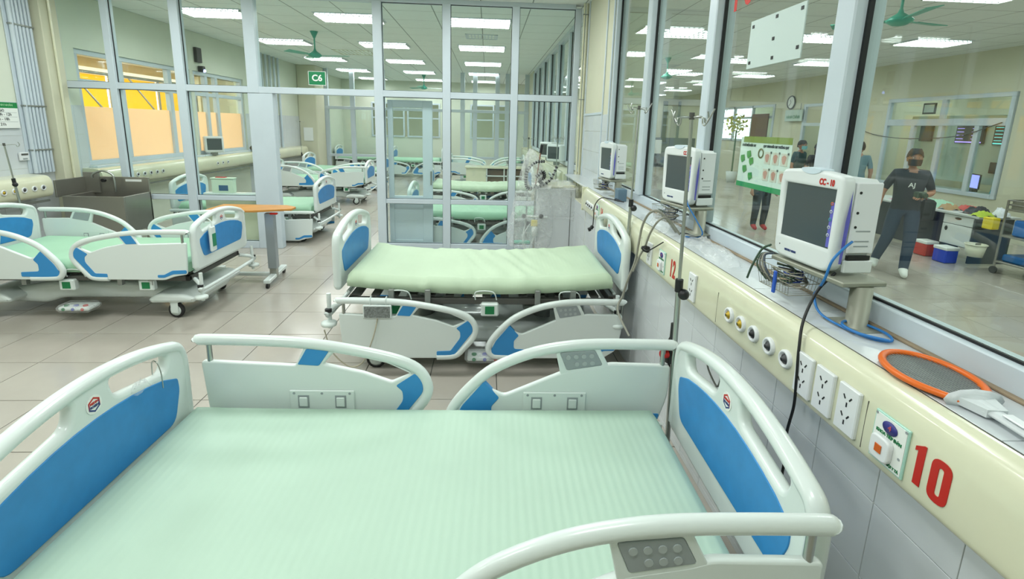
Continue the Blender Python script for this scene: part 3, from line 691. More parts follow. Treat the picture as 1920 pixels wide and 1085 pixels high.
def make_bed(label, loc, rz=0, dz=0.0, near='up', far='up', sheet=None, msh=None, lift=0.0, head_tilt=0, group=None, pedal=False, skip=None, railz=None, foot=(0, 0), nz=0.0, near_bed=False):
    B = thing('hospital_bed', label, 'bed', loc, rz, group)
    bd = get_board()
    zb = 0.53+dz; Zr = railz if railz is not None else dz
    for nm, x, s in (('headboard', 1.045, 1), ('footboard', -1.045, -1)):
        h_ = link(nm, bd, B, (x+(foot[0] if s < 0 else 0), 0, zb+(foot[1] if s < 0 else 0)))
        link('blue_panel', CACHE['boardblue'], h_)
        link('emblem', CACHE['emblem'], h_, (0.024, 0, 0.405)); link('emblem', CACHE['emblem2'], h_, (-0.024, 0, 0.405))
    mk = msh or 'matt_default'
    if mk not in CACHE: CACHE[mk] = MESHES[mk]()
    link('mattress', CACHE[mk], B, (-0.045 if mk == 'matt_front' else -0.01, 0, 0.50+dz))
    def deck():
        m = MB()
        for s in (1, -1): m.bbox(-0.98, 0.98, s*0.44-0.02, s*0.44+0.02, 0.43, 0.475, 0.004)
        for k in range(15): m.box(-0.95+k*0.135, -0.95+k*0.135+0.06, -0.43, 0.43, 0.478, 0.492)
        for x in (-0.96, 0.96): m.bbox(x-0.02, x+0.02, -0.46, 0.46, 0.43, 0.475, 0.004)
        return m
    part('bed_deck', deck, DARK, B, (0, 0, dz), key='deck')
    def chro():
        return MB().tube(smoothpath([(-0.10, 0.47, 0.47), (-0.07, 0.485, 0.535), (0.05, 0.485, 0.535), (0.055, 0.47, 0.47)], 4), 0.005, 6)
    for x in (-0.62, 0.0, 0.62):
        part('retainer', chro, WHITE2, B, (x, 0, dz), key='retainer'); part('retainer', chro, WHITE2, B, (x, 0, dz), (0, 0, PI), key='retainer')
    for x in (0.99, -0.99): part('end_tube', lambda: MB().tube([(0, -0.40, 0.50), (0, 0.40, 0.50)], 0.012, 8), WHITE2, B, (x, 0, dz), key='endtube')
    # side rails
    for side, pos in ((-1, near), (1, far)):
        if pos is None: continue
        dzr = {'up': 0.445, 'down': 0.085}[pos]; yy = side*({'up': 0.515, 'down': 0.545}[pos])
        for kind, sx in (('H', 1), ('F', -1)):
            if skip == (side, kind): continue
            # H sits at head end: board end at x=+1.02 going to tip at x=+0.04
            k = get_rail(kind, flip=(kind == 'H'))
            o = link('side_rail', CACHE[k], B, (sx*1.03, yy, dzr+Zr+(nz if side < 0 else 0)), (0, 0, 0))
            ch = [link('blue_inlay', CACHE[k+'b'], o), link('blue_stripe', CACHE[k+'s'], o), link('rail_post', CACHE[k+'p'], o)]
            if kind == 'F': link('blue_bridge', CACHE[k+'g'], o)
            if kind == 'H':
                ch.append(link('keypad', CACHE[k+'k'], o))
                if near_bed:
                    for r_ in range(2):
                        for c_ in range(4):
                            if r_ and c_ == 3: continue
                            link('keypad_button', CACHE[k+'n'], o, (-(.365+.034*c_-.005*r_), 0, .400-.034*r_-.003*c_))
            q_ = -1 if kind == 'H' else 1
            for s2, nm, offs in (('l', 'latch_plate', (0,)), ('m', 'latch_frame', (0, .16)), ('o', 'screw', (0, .12, .24))):
                if s2 == 'o' and not near_bed: continue
                for d_ in offs:
                    c = link(nm, CACHE[k+s2], o, (q_*d_, 0, 0))
                    if side < 0: c.scale = (1, -1, 1)
    # linkage arms holding the rails
    for s in (1, -1):
        for x in (-0.66, -0.40, 0.40, 0.66): part('rail_bracket', lambda: MB().bbox(-0.02, 0.02, -0.02, 0.02, 0.40, 0.55, 0.003), STEEL, B, (x, s*0.48, dz), key='arms')
    # foot end bumper and roller discs
    def bump():
        m = MB()
        for x, s in ((1.10, 1),):
            m.tube(smoothpath([(x-s*0.10, -0.42, 0.44), (x, -0.50, 0.40), (x, -0.46, 0.36), (x, 0.46, 0.36), (x, 0.50, 0.40), (x-s*0.10, 0.42, 0.44)], 4), 0.018, 8)
            for y in (-0.50, 0.50): m.tube([(x, y, 0.26), (x, y, 0.52)], 0.016, 8)
        return m
    part('bumper_frame', bump, WHITE, B, (-0.11, 0, dz), key='bump'); part('bumper_frame', bump, WHITE, B, (0, 0, dz), (0, 0, PI), key='bump')
    for x in (-1.10, 0.99):
        for y in (-0.52, 0.52):
            part('bumper_roller', lambda: MB().lathe([(0.0, 0.02), (0.03, 0.02), (0.052, 0.012), (0.055, 0), (0.052, -0.012), (0.03, -0.02), (0, -0.02)], 18), WHITE2, B, (x, y, 0.30+dz), key='roller')
            part('bumper_collar', lambda: MB().cyl((0,0,-0.012), (0,0,0.012), 0.024, 10), BLACK, B, (x, y, 0.40+dz), key='rcol')
    # lift columns, base cover, casters
    for x in (-0.48, 0.48):
        part('lift_column', lambda: MB().cyl((0,0,0.22), (0,0,0.36), 0.085, 20).cyl((0,0,0.35), (0,0,0.46), 0.065, 20).bbox(-0.16, 0.16, -0.2, 0.2, 0.385, 0.43, 0.01), STEEL, B, (x, 0, 0), key='column')
    def base():
        pts = [(-0.98,.165,.03),(-0.94,.10,.03),(-0.62,.10,.06),(-0.50,.135,.1),(0.30,.135,.1),(0.42,.085,.06),(0.80,.10,.06),(0.98,.165,.03),(0.90,.215,.05),(0.60,.255,.1),(0.40,.30,.1),(-0.40,.30,.1),(-0.60,.255,.1),(-0.90,.215,.05)]
        a = plate(rounded(pts, 0.05), (), 0.56, 0.05, 3, XZ)
        lobes = [plate(rounded([(q*.58,.185,.04),(q*.60,.15,.03),(q*.98,.155,.03),(q*1.0,.20,.03),(q*.90,.235,.06),(q*.66,.245,.06)], 0.03), (), 0.90, 0.03, 3, XZ) for q in (1, -1)]
        return join([a]+lobes, 'base_cover', WHITE)
    if 'base' not in CACHE: CACHE['base'] = base()
    link('base_cover', CACHE['base'], B)
    for x in (-0.80, 0.80):
        for y in (-0.40, 0.40):
            c = part('caster', lambda: MB().bbox(-0.035, 0.035, -0.035, -0.024, 0.05, 0.15, 0.004).bbox(-0.035, 0.035, 0.024, 0.035, 0.05, 0.15, 0.004).bbox(-0.04, 0.04, -0.035, 0.035, 0.148, 0.17, 0.004).cyl((0,0,0.168), (0,0,0.20), 0.02, 10), WHITE2, B, (x, y, 0), (0, 0, random.uniform(-0.7, 0.7)), key='fork')
            part('tire', lambda: MB().lathe([(0.052, -0.018), (0.066, -0.018), (0.072, -0.010), (0.072, 0.010), (0.066, 0.018), (0.052, 0.018)], 24, (0,0,0.072), Matrix.Rotation(PI/2, 4, 'X')), RUBBER, c, key='tire')
            part('wheel_hub', lambda: MB().lathe([(0.0, -0.021), (0.03, -0.021), (0.052, -0.016), (0.052, 0.016), (0.03, 0.021), (0, 0.021)], 24, (0,0,0.072), Matrix.Rotation(PI/2, 4, 'X')), WHITE2, c, key='hub')
        part('brake_axle', lambda: MB().cyl((0,-0.40,0.185), (0,0.40,0.185), 0.012, 8), STEEL, B, (x, 0, 0), key='axle')
    for s in (-1, 1):
        part('release_box', lambda: MB().bbox(-0.065, 0.065, -0.03, 0.03, -0.05, 0.05, 0.01), WHITE2, B, (0.05, s*0.47, 0.40+dz), key='rbox')
        part('release_box', None, None, B, (-0.62, s*0.47, 0.40+dz), key='rbox')
        for x in (0.05, -0.62): part('green_label', lambda: MB().box(-0.034, 0.034, -0.0325, 0.0325, -0.030, 0.030), GREENS, B, (x, s*0.47, 0.40+dz), key='glab')
    if pedal:
        pe = part('pedal_block', lambda: MB().bbox(-0.13, 0.13, -0.09, 0.06, 0.10, 0.135, 0.01), WHITE2, B, (0.02, -0.42 if pedal == 1 else 0.42, 0), (0, 0, 0 if pedal == 1 else PI), key='pedal')
        for q, (cc, nm) in enumerate(((GREENS, 'green_button'), (mat('blue_button', (40, 60, 170), 0.4), 'blue_button'), (RED, 'red_button'))):
            part(nm, MB().cyl((-0.08+0.08*q, -0.05, 0.135), (-0.08+0.08*q, -0.05, 0.145), 0.019, 12).cyl((-0.08+0.08*q, -0.091, 0.117), (-0.08+0.08*q, -0.096, 0.117), 0.014, 12), cc, pe)
        part('plastic_wrap', MB().bbox(-0.15, 0.15, -0.115, 0.075, 0.085, 0.155, 0.03), FILM, pe)
    return B
MESHES = {
 'matt_default': lambda: mattress_mesh(1, SHEET3, 0.02, 0.004),
 'matt_front': lambda: mattress_mesh(4, SHEET, 0.006, 0.0, ribs=0.0008, L=1.99),
 'matt_12': lambda: mattress_mesh(9, SHEET2, 0.055, 0.012),
 'matt_left': lambda: mattress_mesh(13, SHEET3, 0.01, 0.003),
 'matt_up': lambda: mattress_mesh(15, SHEET3, 0.0, 0.003, lift=1.3),
}
bed10 = make_bed('large foreground hospital bed with a ribbed mint mattress', (-0.205, 1.465, 0), math.radians(-1.2), 0.0, 'up', 'up', msh='matt_front', skip=(-1, 'F'), foot=(-0.03, -0.03), nz=0.04, near_bed=True)
bed12 = make_bed('hospital bed with wrinkled pale green mattress and lowered rails before the glass partition', (-0.015, 3.86, 0), 0, 0.10, 'down', 'down', msh='matt_12', pedal=1, railz=0.05, near_bed=True)
bedL = make_bed('hospital bed by the left wall beside the wheeled overbed table', (-3.66, 4.80, 0), math.radians(181), -0.06, 'up', 'up', msh='matt_left', pedal=2)
make_bed('hospital bed just beyond the doorway on the left with a small box on its mattress', (-3.62, 7.86, 0), math.radians(180), -0.06, 'down', 'down')
make_bed('hospital bed with raised white rails behind the doorway, in front of the cream pillar', (-3.75, 11.4, 0), math.radians(182), -0.05, 'up', 'up')
make_bed('hospital bed at the far left end of the second room, before the second partition', (-3.9, 13.9, 0), math.radians(180), -0.05, 'down', 'down')
make_bed('low hospital bed directly behind the glass partition next to the sliding door leaf', (-0.12, 7.78, 0), 0, -0.10, 'down', 'down')
make_bed('second hospital bed behind the glass partition, in front of the cream cabinet', (-0.12, 10.2, 0), 0, 0.0, 'down', 'down', msh='matt_12')
make_bed('hospital bed with its backrest raised, behind the cream cabinet on the right', (0.0, 14.2, 0), 0, 0.0, 'up', 'up', msh='matt_up')
make_bed('small looking hospital bed seen through the door leaf glass at the far end', (-2.6, 17.5, 0), math.radians(0), 0.0, 'down', 'down')
make_bed('hospital bed beyond the second partition on the far left', (-4.55, 18.9, 0), math.radians(180), -0.05, 'down', 'down')

# ============================================================ BED-HEAD SERVICE CONSOLES
def console_mesh(y0, y1):
    prof = [(1.142, 0.915), (1.10, 0.918), (1.086, 0.930), (1.082, 0.96), (1.082, 1.06), (1.085, 1.10), (1.094, 1.135), (1.108, 1.155), (1.125, 1.166), (1.142, 1.169), (1.142, 0.915)]
    P = [prof[0]]+[tuple(p)[:2] for p in smoothpath([(a, 0, b) for a, b in prof[1:9]], 3)] if False else None
    q = [(p.x, p.z) for p in smoothpath([(a, 0, b) for a, b in prof[1:10]], 3)]
    q = [(1.142, 0.915)]+q
    n = len(q); vs = [(a, y0, b) for a, b in q]+[(a, y1, b) for a, b in q]
    mb = MB(); mb.add(vs, [(i, i+1, n+i+1, n+i)[::-1] for i in range(n-1)], True); mb.add(vs[:n], [tuple(range(n))]); mb.add(vs[n:], [tuple(range(n))[::-1]])
    mb.add([vs[0], vs[n-1], vs[n], vs[2*n-1]], [(0, 1, 3, 2)])
    return mb
SOCK = mat('socket_white', (226, 230, 232), 0.3)
BRASS = mat('yellow_brass', (190, 160, 50), 0.35, 0.5)
def gas_outlet(par, y, z, inner, x=1.082, s=-1):
    # faces s*x
    g = thing_part = bpy.data.objects.new('gas_outlet', None); COL.objects.link(g); g.parent = par; g.location = (x, y, z); g.rotation_euler = (0, s*PI/2, 0)
    part('outlet_ring', lambda: MB().lathe([(0.034, 0), (0.034, 0.008), (0.030, 0.014), (0.024, 0.014), (0.022, 0.004), (0.0, 0.004)], 24), SOCK, g, key='oring')
    part('outlet_core', MB().lathe([(0.0, 0.020), (0.008, 0.020), (0.009, 0.012), (0.017, 0.011), (0.019, 0.004)], 18), inner, g)
    part('outlet_hole', lambda: MB().lathe([(0.0, 0.0215), (0.005, 0.0215)], 10), BLACK, g, key='ohole')
    return g
def socket_plate(par, y, z, x=1.082, w=0.082, h=0.145):
    g = bpy.data.objects.new('socket_outlet', None); COL.objects.link(g); g.parent = par; g.location = (x, y, z)
    part('socket_plate', lambda: MB().bbox(-0.012, 0.002, -w/2, w/2, -h/2, h/2, 0.003), SOCK, g, key='splate')
    def holes():
        m = MB()
        for dy, ddz, a in ((-0.012, 0.010, 0.6), (0.012, 0.010, -0.6), (0.0, -0.012, 0)):
            m.box(-0.0006, 0.0006, -0.0022, 0.0022, -0.007, 0.007, Matrix.Translation((-0.0125, dy, ddz)) @ Matrix.Rotation(a, 4, 'X'))
        return m
    for dz in (0.028, -0.028): part('socket_slots', holes, BLACK, g, (0, 0, dz), key='sslots')
    return g
def wall_text(s, size, x, y, z, m, par, bold=0.0, sx=1.0, name='printed_text', sgn=-1, ext=0.0008):
    # reads left->right towards -y on a surface facing -x (sgn=-1)
    if sgn < 0: M = Matrix(((0,0,-1,0),(-1,0,0,0),(0,1,0,0),(0,0,0,1)))
    else: M = Matrix(((0,0,1,0),(1,0,0,0),(0,1,0,0),(0,0,0,1)))
    me = setmats(text_mesh(s, size, ext, M, bold, sx=sx), m)
    return link(name, me, par, (x, y, z))
def call_panel(par, y, z, x=1.082):
    g = bpy.data.objects.new('call_panel', None); COL.objects.link(g); g.parent = par; g.location = (x, y, z)
    part('panel_plate', MB().bbox(-0.006, 0.001, -0.055, 0.055, -0.07, 0.07, 0.002), mat('pale_green_acrylic', (170, 214, 200), 0.25), g)
    part('panel_label', MB().bbox(-0.0075, -0.0055, -0.050, 0.050, -0.065, 0.065, 0.0005), PAPER, g)
    part('panel_logo', MB().lathe([(0.0, 0.0), (0.024, 0.0), (0.024, -0.001), (0.0, -0.001)][::-1], 20, (-0.0085, 0, 0.042), Matrix.Rotation(PI/2, 4, 'Y') @ Matrix.Diagonal((0.72, 1, 1, 1))), mat('logo_navy', (50, 50, 130), 0.4), g)
    wall_text('4', 0.022, -0.010, 0, 0.042, mat('logo_rose', (196, 90, 100), 0.4), g)
    wall_text('KHOA TIẾP ĐÓN', 0.0125, -0.0082, 0, 0.018, GREENS, g, 0.0004, 0.85)
    wall_text('NHẤN NÚT GỌI Y TÁ', 0.0105, -0.0082, -0.002, -0.056, GREENS, g, 0.0003, 0.85)
    b = part('call_button_body', setmats(plate(rounded([(-0.032,-0.034),(0.032,-0.034),(0.032,0.034),(-0.032,0.034)], 0.02, 5), (), 0.016, 0.005, 2, YZ), SOCK), SOCK, g, (-0.014, 0.010, -0.022))
    part('orange_button', MB().bbox(-0.0105, -0.0085, -0.011, 0.011, -0.012, 0.012, 0.001), mat('orange_key', (206, 98, 30), 0.4), b, (0, 0.0, 0))
    for dy, dz in ((0.047, 0.062), (-0.047, 0.062), (-0.04, -0.02)): part('screw', MB().cyl((-0.0085, dy, dz), (-0.0078, dy, dz), 0.004, 8), GREYPAD, g)
    return g
co = thing('service_console', 'long cream bed-head console marked 10 and 12 along the right wall', 'console', (0, 0, 0))
part('console_body', console_mesh(-2.1, 5.42), CREAM, co)
part('console_end', MB().bbox(1.075, 1.145, 5.40, 5.43, 0.91, 1.172, 0.004), CREAM, co)
for y in (0.62, 1.19, 1.50, 2.1, 2.35, 3.25, 4.0, 4.6): part('panel_seam', MB().box(1.0812, 1.0835, y-0.0008, y+0.0008, 0.945, 1.09), GROUT, co)
WHC = mat('outlet_black_white', (60, 62, 64), 0.4)
for y, inn in ((1.975, BRASS), (1.875, BRASS), (1.775, BLACK), (1.665, WHC), (1.56, WHC)): gas_outlet(co, y, 1.03, inn)
for y in (1.455, 1.355, 1.25, 2.37, 3.05, 4.05): socket_plate(co, y, 1.025)
call_panel(co, 1.10, 1.022)
MX = Matrix(((0,0,-1,0),(-1,0,0,0),(0,1,0,0),(0,0,0,1)))
ONE = [(-0.016, 0.030), (-0.016, 0.042), (-0.002, 0.050), (0.006, 0.055), (0.012, 0.055), (0.012, -0.055), (-0.008, -0.055), (-0.008, 0.034)]
ZERO = rounded([(-0.026, -0.055), (0.026, -0.055), (0.026, 0.055), (-0.026, 0.055)], 0.024, 6); ZH = rounded([(-0.0065, -0.036), (0.0065, -0.036), (0.0065, 0.036), (-0.0065, 0.036)], 0.007, 4)
link('bed_number', setmats(plate(ONE, (), 0.002, 0.0002, 0, MX), RED), co, (1.0808, 1.012, 1.025)); link('bed_number', setmats(plate(ZERO, (ZH,), 0.002, 0.0002, 0, MX), RED), co, (1.0808, 0.955, 1.02))
call_panel(co, 2.83, 1.03); wall_text('12', 0.14, 1.0808, 2.66, 1.03, RED, co, 0.004, 0.62, 'bed_number')
call_panel(co, 4.62, 1.03); wall_text('14', 0.14, 1.0808, 4.46, 1.03, RED, co, 0.004, 0.62, 'bed_number')
for y in (5.12, 5.03, 4.94, 4.85): gas_outlet(co, y, 1.03, BLACK)

c2 = thing('service_console', 'cream bed-head console on the right wall beyond the glass partition', 'console', (0, 0, 0))
part('console_body', console_mesh(7.3, 15.0), CREAM, c2)
for y in (8.2, 8.3, 8.4, 10.6, 10.7, 10.8): gas_outlet(c2, y, 1.03, BLACK)

def left_console(y0, y1, label, outl, xw=XL):
    c = thing('service_console', label, 'console', (xw, 0, 0))
    q = [(0.0, 0.80), (0.20, 0.80), (0.25, 0.83), (0.265, 0.90), (0.265, 0.98), (0.24, 1.04), (0.18, 1.07), (0.0, 1.08)]
    n = len(q); q = [(p.x, p.z) for p in smoothpath([(a, 0, b) for a, b in q[1:]], 3)]; q = [(0, 0.80)]+q; n = len(q)
    vs = [(a, y0, b) for a, b in q]+[(a, y1, b) for a, b in q]
    mb = MB(); mb.add(vs, [(i, i+1, n+i+1, n+i) for i in range(n-1)], True); mb.add(vs[:n], [tuple(range(n))[::-1]]); mb.add(vs[n:], [tuple(range(n))])
    part('console_body', mb, CREAM, c)
    for y, inn in outl: gas_outlet(c, y, 0.93, inn, x=0.265, s=1)
    part('lower_rail', MB().bbox(0.18, 0.21, y0, y1, 0.74, 0.765, 0.004), STEEL, c)
    return c
left_console(2.0, 6.38, 'cream bed-head console with gas outlets on the left wall by the steel sink', [(5.74, BRASS), (5.87, BRASS), (5.99, WHC), (6.12, WHC), (6.24, WHC)])
left_console(7.2, 15.3, 'cream bed-head console under the yellow lit windows on the left', [(7.9, BLACK), (8.05, BLACK), (8.2, WHC), (8.35, WHC), (8.5, WHC), (10.2, BLACK), (10.4, WHC), (10.6, WHC), (13, WHC), (13.2, WHC)])

# ============================================================ PATIENT MONITORS
SCREEN = mat('dark_monitor_screen', (72, 82, 84), 0.18)
PURPLE = mat('violet_trim', (98, 98, 190), 0.4)
MONW = mat('monitor_casing', (222, 228, 228), 0.35)
def cable(name, pts, r, m, label=None, cat='cable', k=8, parent=None, group=None):
    o = part(name, MB().tube(smoothpath(pts, k), r, 8), m, parent)
    if label: tag(o, label, cat, group)
    return o
def monitor(label, loc, rz, code, extra=True, seed=1, py=-0.16):
    """screen faces local -x; local +y is the viewer's left"""
    t = thing('patient_monitor', label, 'monitor', loc, rz)
    z0 = 0.175
    base = MB().lathe([(0.0, 0.0), (0.055, 0.0), (0.055, 0.006), (0.034, 0.012), (0.034, z0-0.03), (0.0, z0-0.03)], 20, (0.08, py, 0))
    base.bbox(0.01, 0.15, py-0.07, py+0.07, 0, 0.006, 0.002)
    part('stand_pole', base, mat('olive_grey_metal', (150, 152, 138), 0.45, 0.3), t)
    part('tray', MB().bbox(-0.01, 0.16, py-0.015, 0.15, z0-0.03, z0-0.012, 0.004), mat('olive_grey_metal', (150, 152, 138), 0.45, 0.3), t)
    # front bezel: rounded outline, screen opening
    out = rounded([(-0.155, 0.0, 0.05), (0.15, 0.0, 0.05), (0.165, 0.30, 0.03), (0.155, 0.345, 0.02), (0.06, 0.355, 0.03), (-0.06, 0.355, 0.03), (-0.155, 0.345, 0.02), (-0.165, 0.30, 0.03)], 0.03, 5)
    scr = [(-0.128, 0.085), (0.128, 0.085), (0.128, 0.295), (-0.128, 0.295)]
    fr = plate(out, (scr,), 0.05, 0.012, 3, YZ); setmats(fr, MONW)
    link('front_bezel', fr, t, (0.02, 0, z0-0.005))
    part('screen', MB().box(-0.002, 0.0, -0.13, 0.13, 0.083, 0.297), SCREEN, t, (0.006, 0, z0-0.005))
    body = MB().bbox(0.035, 0.15, -0.150, 0.150, 0.03, 0.335, 0.012)
    part('monitor_body', body, MONW, t, (0, 0, z0-0.005))
    part('side_module', MB().bbox(0.05, 0.15, -0.160, -0.149, 0.075, 0.325, 0.004), SOCK, t, (0, 0, z0-0.005))
    part('recorder_slot', MB().box(0.055, 0.14, -0.1615, -0.15, 0.052, 0.068), BLACK, t, (0, 0, z0-0.005))
    part('recorder', MB().bbox(0.045, 0.155, -0.163, -0.149, 0.005, 0.050, 0.003), MONW, t, (0, 0, z0-0.005))
    for k in range(3): part('vent_slot', MB().box(0.07, 0.125, -0.1612, -0.159, 0.100+k*0.018-(0 if k < 2 else -0.018), 0.104+k*0.018-(0 if k < 2 else -0.018)), GREYPAD, t, (0, 0, z0-0.005))
    for zz in (0.29, 0.22, 0.17): part('port', MB().cyl((0.065, -0.1615, zz), (0.065, -0.159, zz), 0.005, 8), BLACK, t, (0, 0, z0-0.005))
    part('violet_strip', MB().add([(-0.004, -0.166, 0.04), (0.006, -0.1665, 0.04), (0.012, -0.168, 0.19), (0.006, -0.168, 0.30), (-0.004, -0.168, 0.19)], [(0, 1, 2, 3, 4)][::-1]), PURPLE, t, (0.022, 0, z0-0.005))
    part('violet_strip', MB().bbox(-0.0035, -0.0015, -0.128, -0.112, 0.09, 0.25, 0.0005), PURPLE, t, (0.006, 0, z0-0.005))
    for k, c in enumerate(((210, 110, 50), (200, 205, 210), (70, 150, 160), (200, 205, 210), (200, 205, 210))):
        part('screen_icon', MB().lathe([(0.0035, 0), (0.0065, 0), (0.0065, 0.0006), (0.0035, 0.0006)], 12, (0.002, -0.116, 0.245-0.028*k), Matrix.Rotation(-PI/2, 4, 'Y')), mat('icon_%d%d%d' % c, c, 0.5), t, (0.0, 0, z0-0.005))
    part('alarm_lens', setmats(plate([(math.cos(PI*k/14)*0.05, 0.356-abs(math.sin(PI*k/14))*0.018*(1 if k <= 14 else -0.4)) for k in range(28)], (), 0.054, 0.001, 1, YZ), mat('pale_blue_lens', (206, 222, 232), 0.3)), None, t, (0.02, 0.0, z0-0.005))
    if code: wall_text(code, 0.030, -0.006, -0.085, z0+0.311, RED, t, 0.0012, 0.72, 'red_lettering')
    wall_text('MEDIKO BEAM', 0.012, -0.006, 0.05, z0+0.028, mat('navy_print', (40, 60, 120), 0.5), t, 0.0002, 0.8)
    part('power_light', MB().cyl((-0.0055, 0.115, 0.042), (-0.004, 0.115, 0.042), 0.003, 8), BLACK, t, (0, 0, z0))
    # wire basket below with tangled leads
    r = random.Random(seed)
    bk = MB(); W = MATS.get('wire', None) or mat('wire', (158, 156, 140), 0.4, 0.5)
    for zz, a in ((0.135, 1.0), (0.09, 0.92), (0.045, 0.84)):
        bk.tube([(-0.03*a-0.02, 0.18*a, zz), (-0.03*a-0.02, -0.03*a, zz), (0.09*a, -0.03*a, zz), (0.09*a, 0.18*a, zz)], 0.0016, 5, True)
    for k in range(12):
        yy = -0.028+0.208*k/11; y2 = (yy)*0.84
        bk.tube([(-0.05, yy, 0.137), (-0.045, y2, 0.045), (0.075, y2, 0.045), (0.09, yy, 0.137)], 0.0012, 4)
    part('wire_basket', bk, W, t)
    cols = [((60, 84, 66)), ((150, 148, 136)), ((40, 66, 150)), ((96, 98, 92)), ((170, 168, 150)), ((58, 70, 84))]
    for q, c in enumerate(cols):
        pts = []
        cx, cy = r.uniform(0.0, 0.04), r.uniform(0.03, 0.12)
        for k in range(9):
            a = k*1.7+r.uniform(0, 1); pts.append((cx+0.035*math.cos(a), cy+0.055*math.sin(a), 0.055+0.01*k*0.8+r.uniform(-0.01, 0.012)))
        part('coiled_lead', MB().tube(smoothpath(pts, 6), 0.0035, 6), mat('lead_%d_%d' % (c[0], c[1]), c, 0.5), t)
    if extra:
        part('lead_bundle', MB().tube(smoothpath([(-0.01, 0.16, 0.20), (-0.02, 0.20, 0.17), (-0.05, 0.205, 0.10), (-0.06, 0.215, 0.04)], 6), 0.005, 6), mat('lead_60_84', (60, 84, 66), 0.5), t)
        for k in range(4): part('lead_bundle', MB().tube(smoothpath([(0.0, 0.15, 0.165), (-0.03, 0.185-0.008*k, 0.155), (-0.052, 0.17-0.02*k, 0.11), (-0.03, 0.13-0.02*k, 0.06)], 6), 0.004, 6), mat(['lead_60_84', 'lead_96_98', 'lead_150_148', 'lead_58_70'][k], (90, 92, 88), 0.5), t)
        part('blue_clip', MB().bbox(-0.055, -0.045, 0.045, 0.062, 0.03, 0.12, 0.003), mat('clip_blue', (40, 88, 190), 0.4), t)
    return t
monitor('patient monitor marked CC - 10 on its stand above the near end of the ledge', (1.20, 1.745, 1.168), math.radians(4), 'CC - 10', seed=3, py=-0.215)
monitor('patient monitor behind the chrome drip pole, above the plastic wrapped basket', (1.20, 3.02, 1.20), math.radians(13), 'CC - 12', seed=8, extra=False)
monitor('small looking patient monitor at the far end of the right ledge', (1.18, 4.84, 1.168), math.radians(9), '', seed=5, extra=False)
CABB = mat('blue_cable', (38, 118, 190), 0.4)
cable('blue_cable', [(1.262, 1.575, 1.46), (1.215, 1.55, 1.44), (1.175, 1.54, 1.40), (1.17, 1.555, 1.33), (1.20, 1.62, 1.27), (1.22, 1.66, 1.235), (1.215, 1.62, 1.19), (1.215, 1.53, 1.18), (1.25, 1.42, 1.176), (1.30, 1.39, 1.178), (1.325, 1.44, 1.182), (1.31, 1.52, 1.182), (1.26, 1.54, 1.184), (1.22, 1.50, 1.186), (1.225, 1.43, 1.186), (1.28, 1.375, 1.186)], 0.0045, CABB, 'bright blue cable looping from the CC - 10 monitor onto the white ledge')
cable('power_cable', [(1.24, 1.60, 1.34), (1.17, 1.58, 1.28), (1.10, 1.53, 1.19), (1.071, 1.49, 1.10), (1.068, 1.475, 1.0), (1.07, 1.47, 0.90), (1.06, 1.47, 0.80), (1.06, 1.46, 0.70), (1.065, 1.47, 0.60)], 0.005, BLACK, 'black power cable hanging from the near monitor over the cream console')
cable('blue_cable', [(1.23, 2.92, 1.43), (1.22, 2.86, 1.38), (1.26, 2.82, 1.30), (1.30, 2.80, 1.22), (1.29, 2.86, 1.178), (1.24, 2.90, 1.176)], 0.004, CABB, 'thin blue cable hanging behind the monitor marked CC - 12')
cable('power_cable', [(1.31, 2.86, 1.34), (1.335, 2.87, 1.25), (1.31, 2.93, 1.19), (1.24, 3.0, 1.176)], 0.004, BLACK, 'short black cable beside the monitor marked CC - 12')
# other hanging tubes and plugs
cable('air_hose', [(1.22, 3.00, 1.18), (1.12, 3.02, 1.30), (1.06, 3.05, 1.30), (1.045, 3.14, 1.20), (1.04, 3.18, 1.06), (1.03, 3.2, 0.92), (1.0, 3.22, 0.8), (0.99, 3.28, 0.66), (0.95, 3.25, 0.55), (1.0, 3.1, 0.42)], 0.008, mat('grey_hose', (150, 150, 138), 0.45), 'grey air hose arching off the ledge behind the headboard of bed 12', 'hose')
cable('air_hose', [(1.22, 2.94, 1.18), (1.13, 2.93, 1.28), (1.07, 2.92, 1.27), (1.045, 2.98, 1.18), (1.045, 3.06, 1.07), (1.04, 3.14, 0.98), (1.02, 3.19, 0.86)], 0.007, mat('grey_hose', (150, 150, 138), 0.45), 'second grey air hose crossing the console beside the black plug', 'hose')
pl = thing('power_plug', 'round black power plug standing out of the console socket left of number 12', 'plug', (1.065, 3.05, 1.05))
part('plug_body', MB().cyl((0, 0, 0), (-0.03, -0.0, 0.01), 0.022, 14).cyl((-0.03, 0, 0.01), (-0.045, 0, 0.015), 0.018, 14, 0.01), BLACK, pl)
part('plug_cord', MB().tube(smoothpath([(-0.04, 0, 0.012), (-0.035, -0.10, 0.02), (0.02, -0.20, 0.10)], 6), 0.004, 6), BLACK, pl)
hp = thing('power_cable', 'black cord with a plug dangling in front of the far end of the console', 'cable', (1.06, 4.7, 0.86))
part('cord', MB().tube(smoothpath([(0, 0, 0.0), (0.0, -0.01, 0.10), (-0.005, -0.05, 0.22), (0.03, -0.14, 0.31), (0.09, -0.30, 0.325), (0.10, -0.42, 0.33), (0.14, -0.46, 0.33), (0.12, -0.36, 0.335), (0.09, -0.42, 0.335), (0.15, -0.5, 0.33)], 6), 0.005, 6), BLACK, hp)
part('plug_body', MB().cyl((0, 0, 0.01), (-0.02, 0.0, -0.02), 0.018, 12).cyl((-0.02, 0, -0.02), (-0.045, 0, -0.03), 0.02, 12), BLACK, hp)

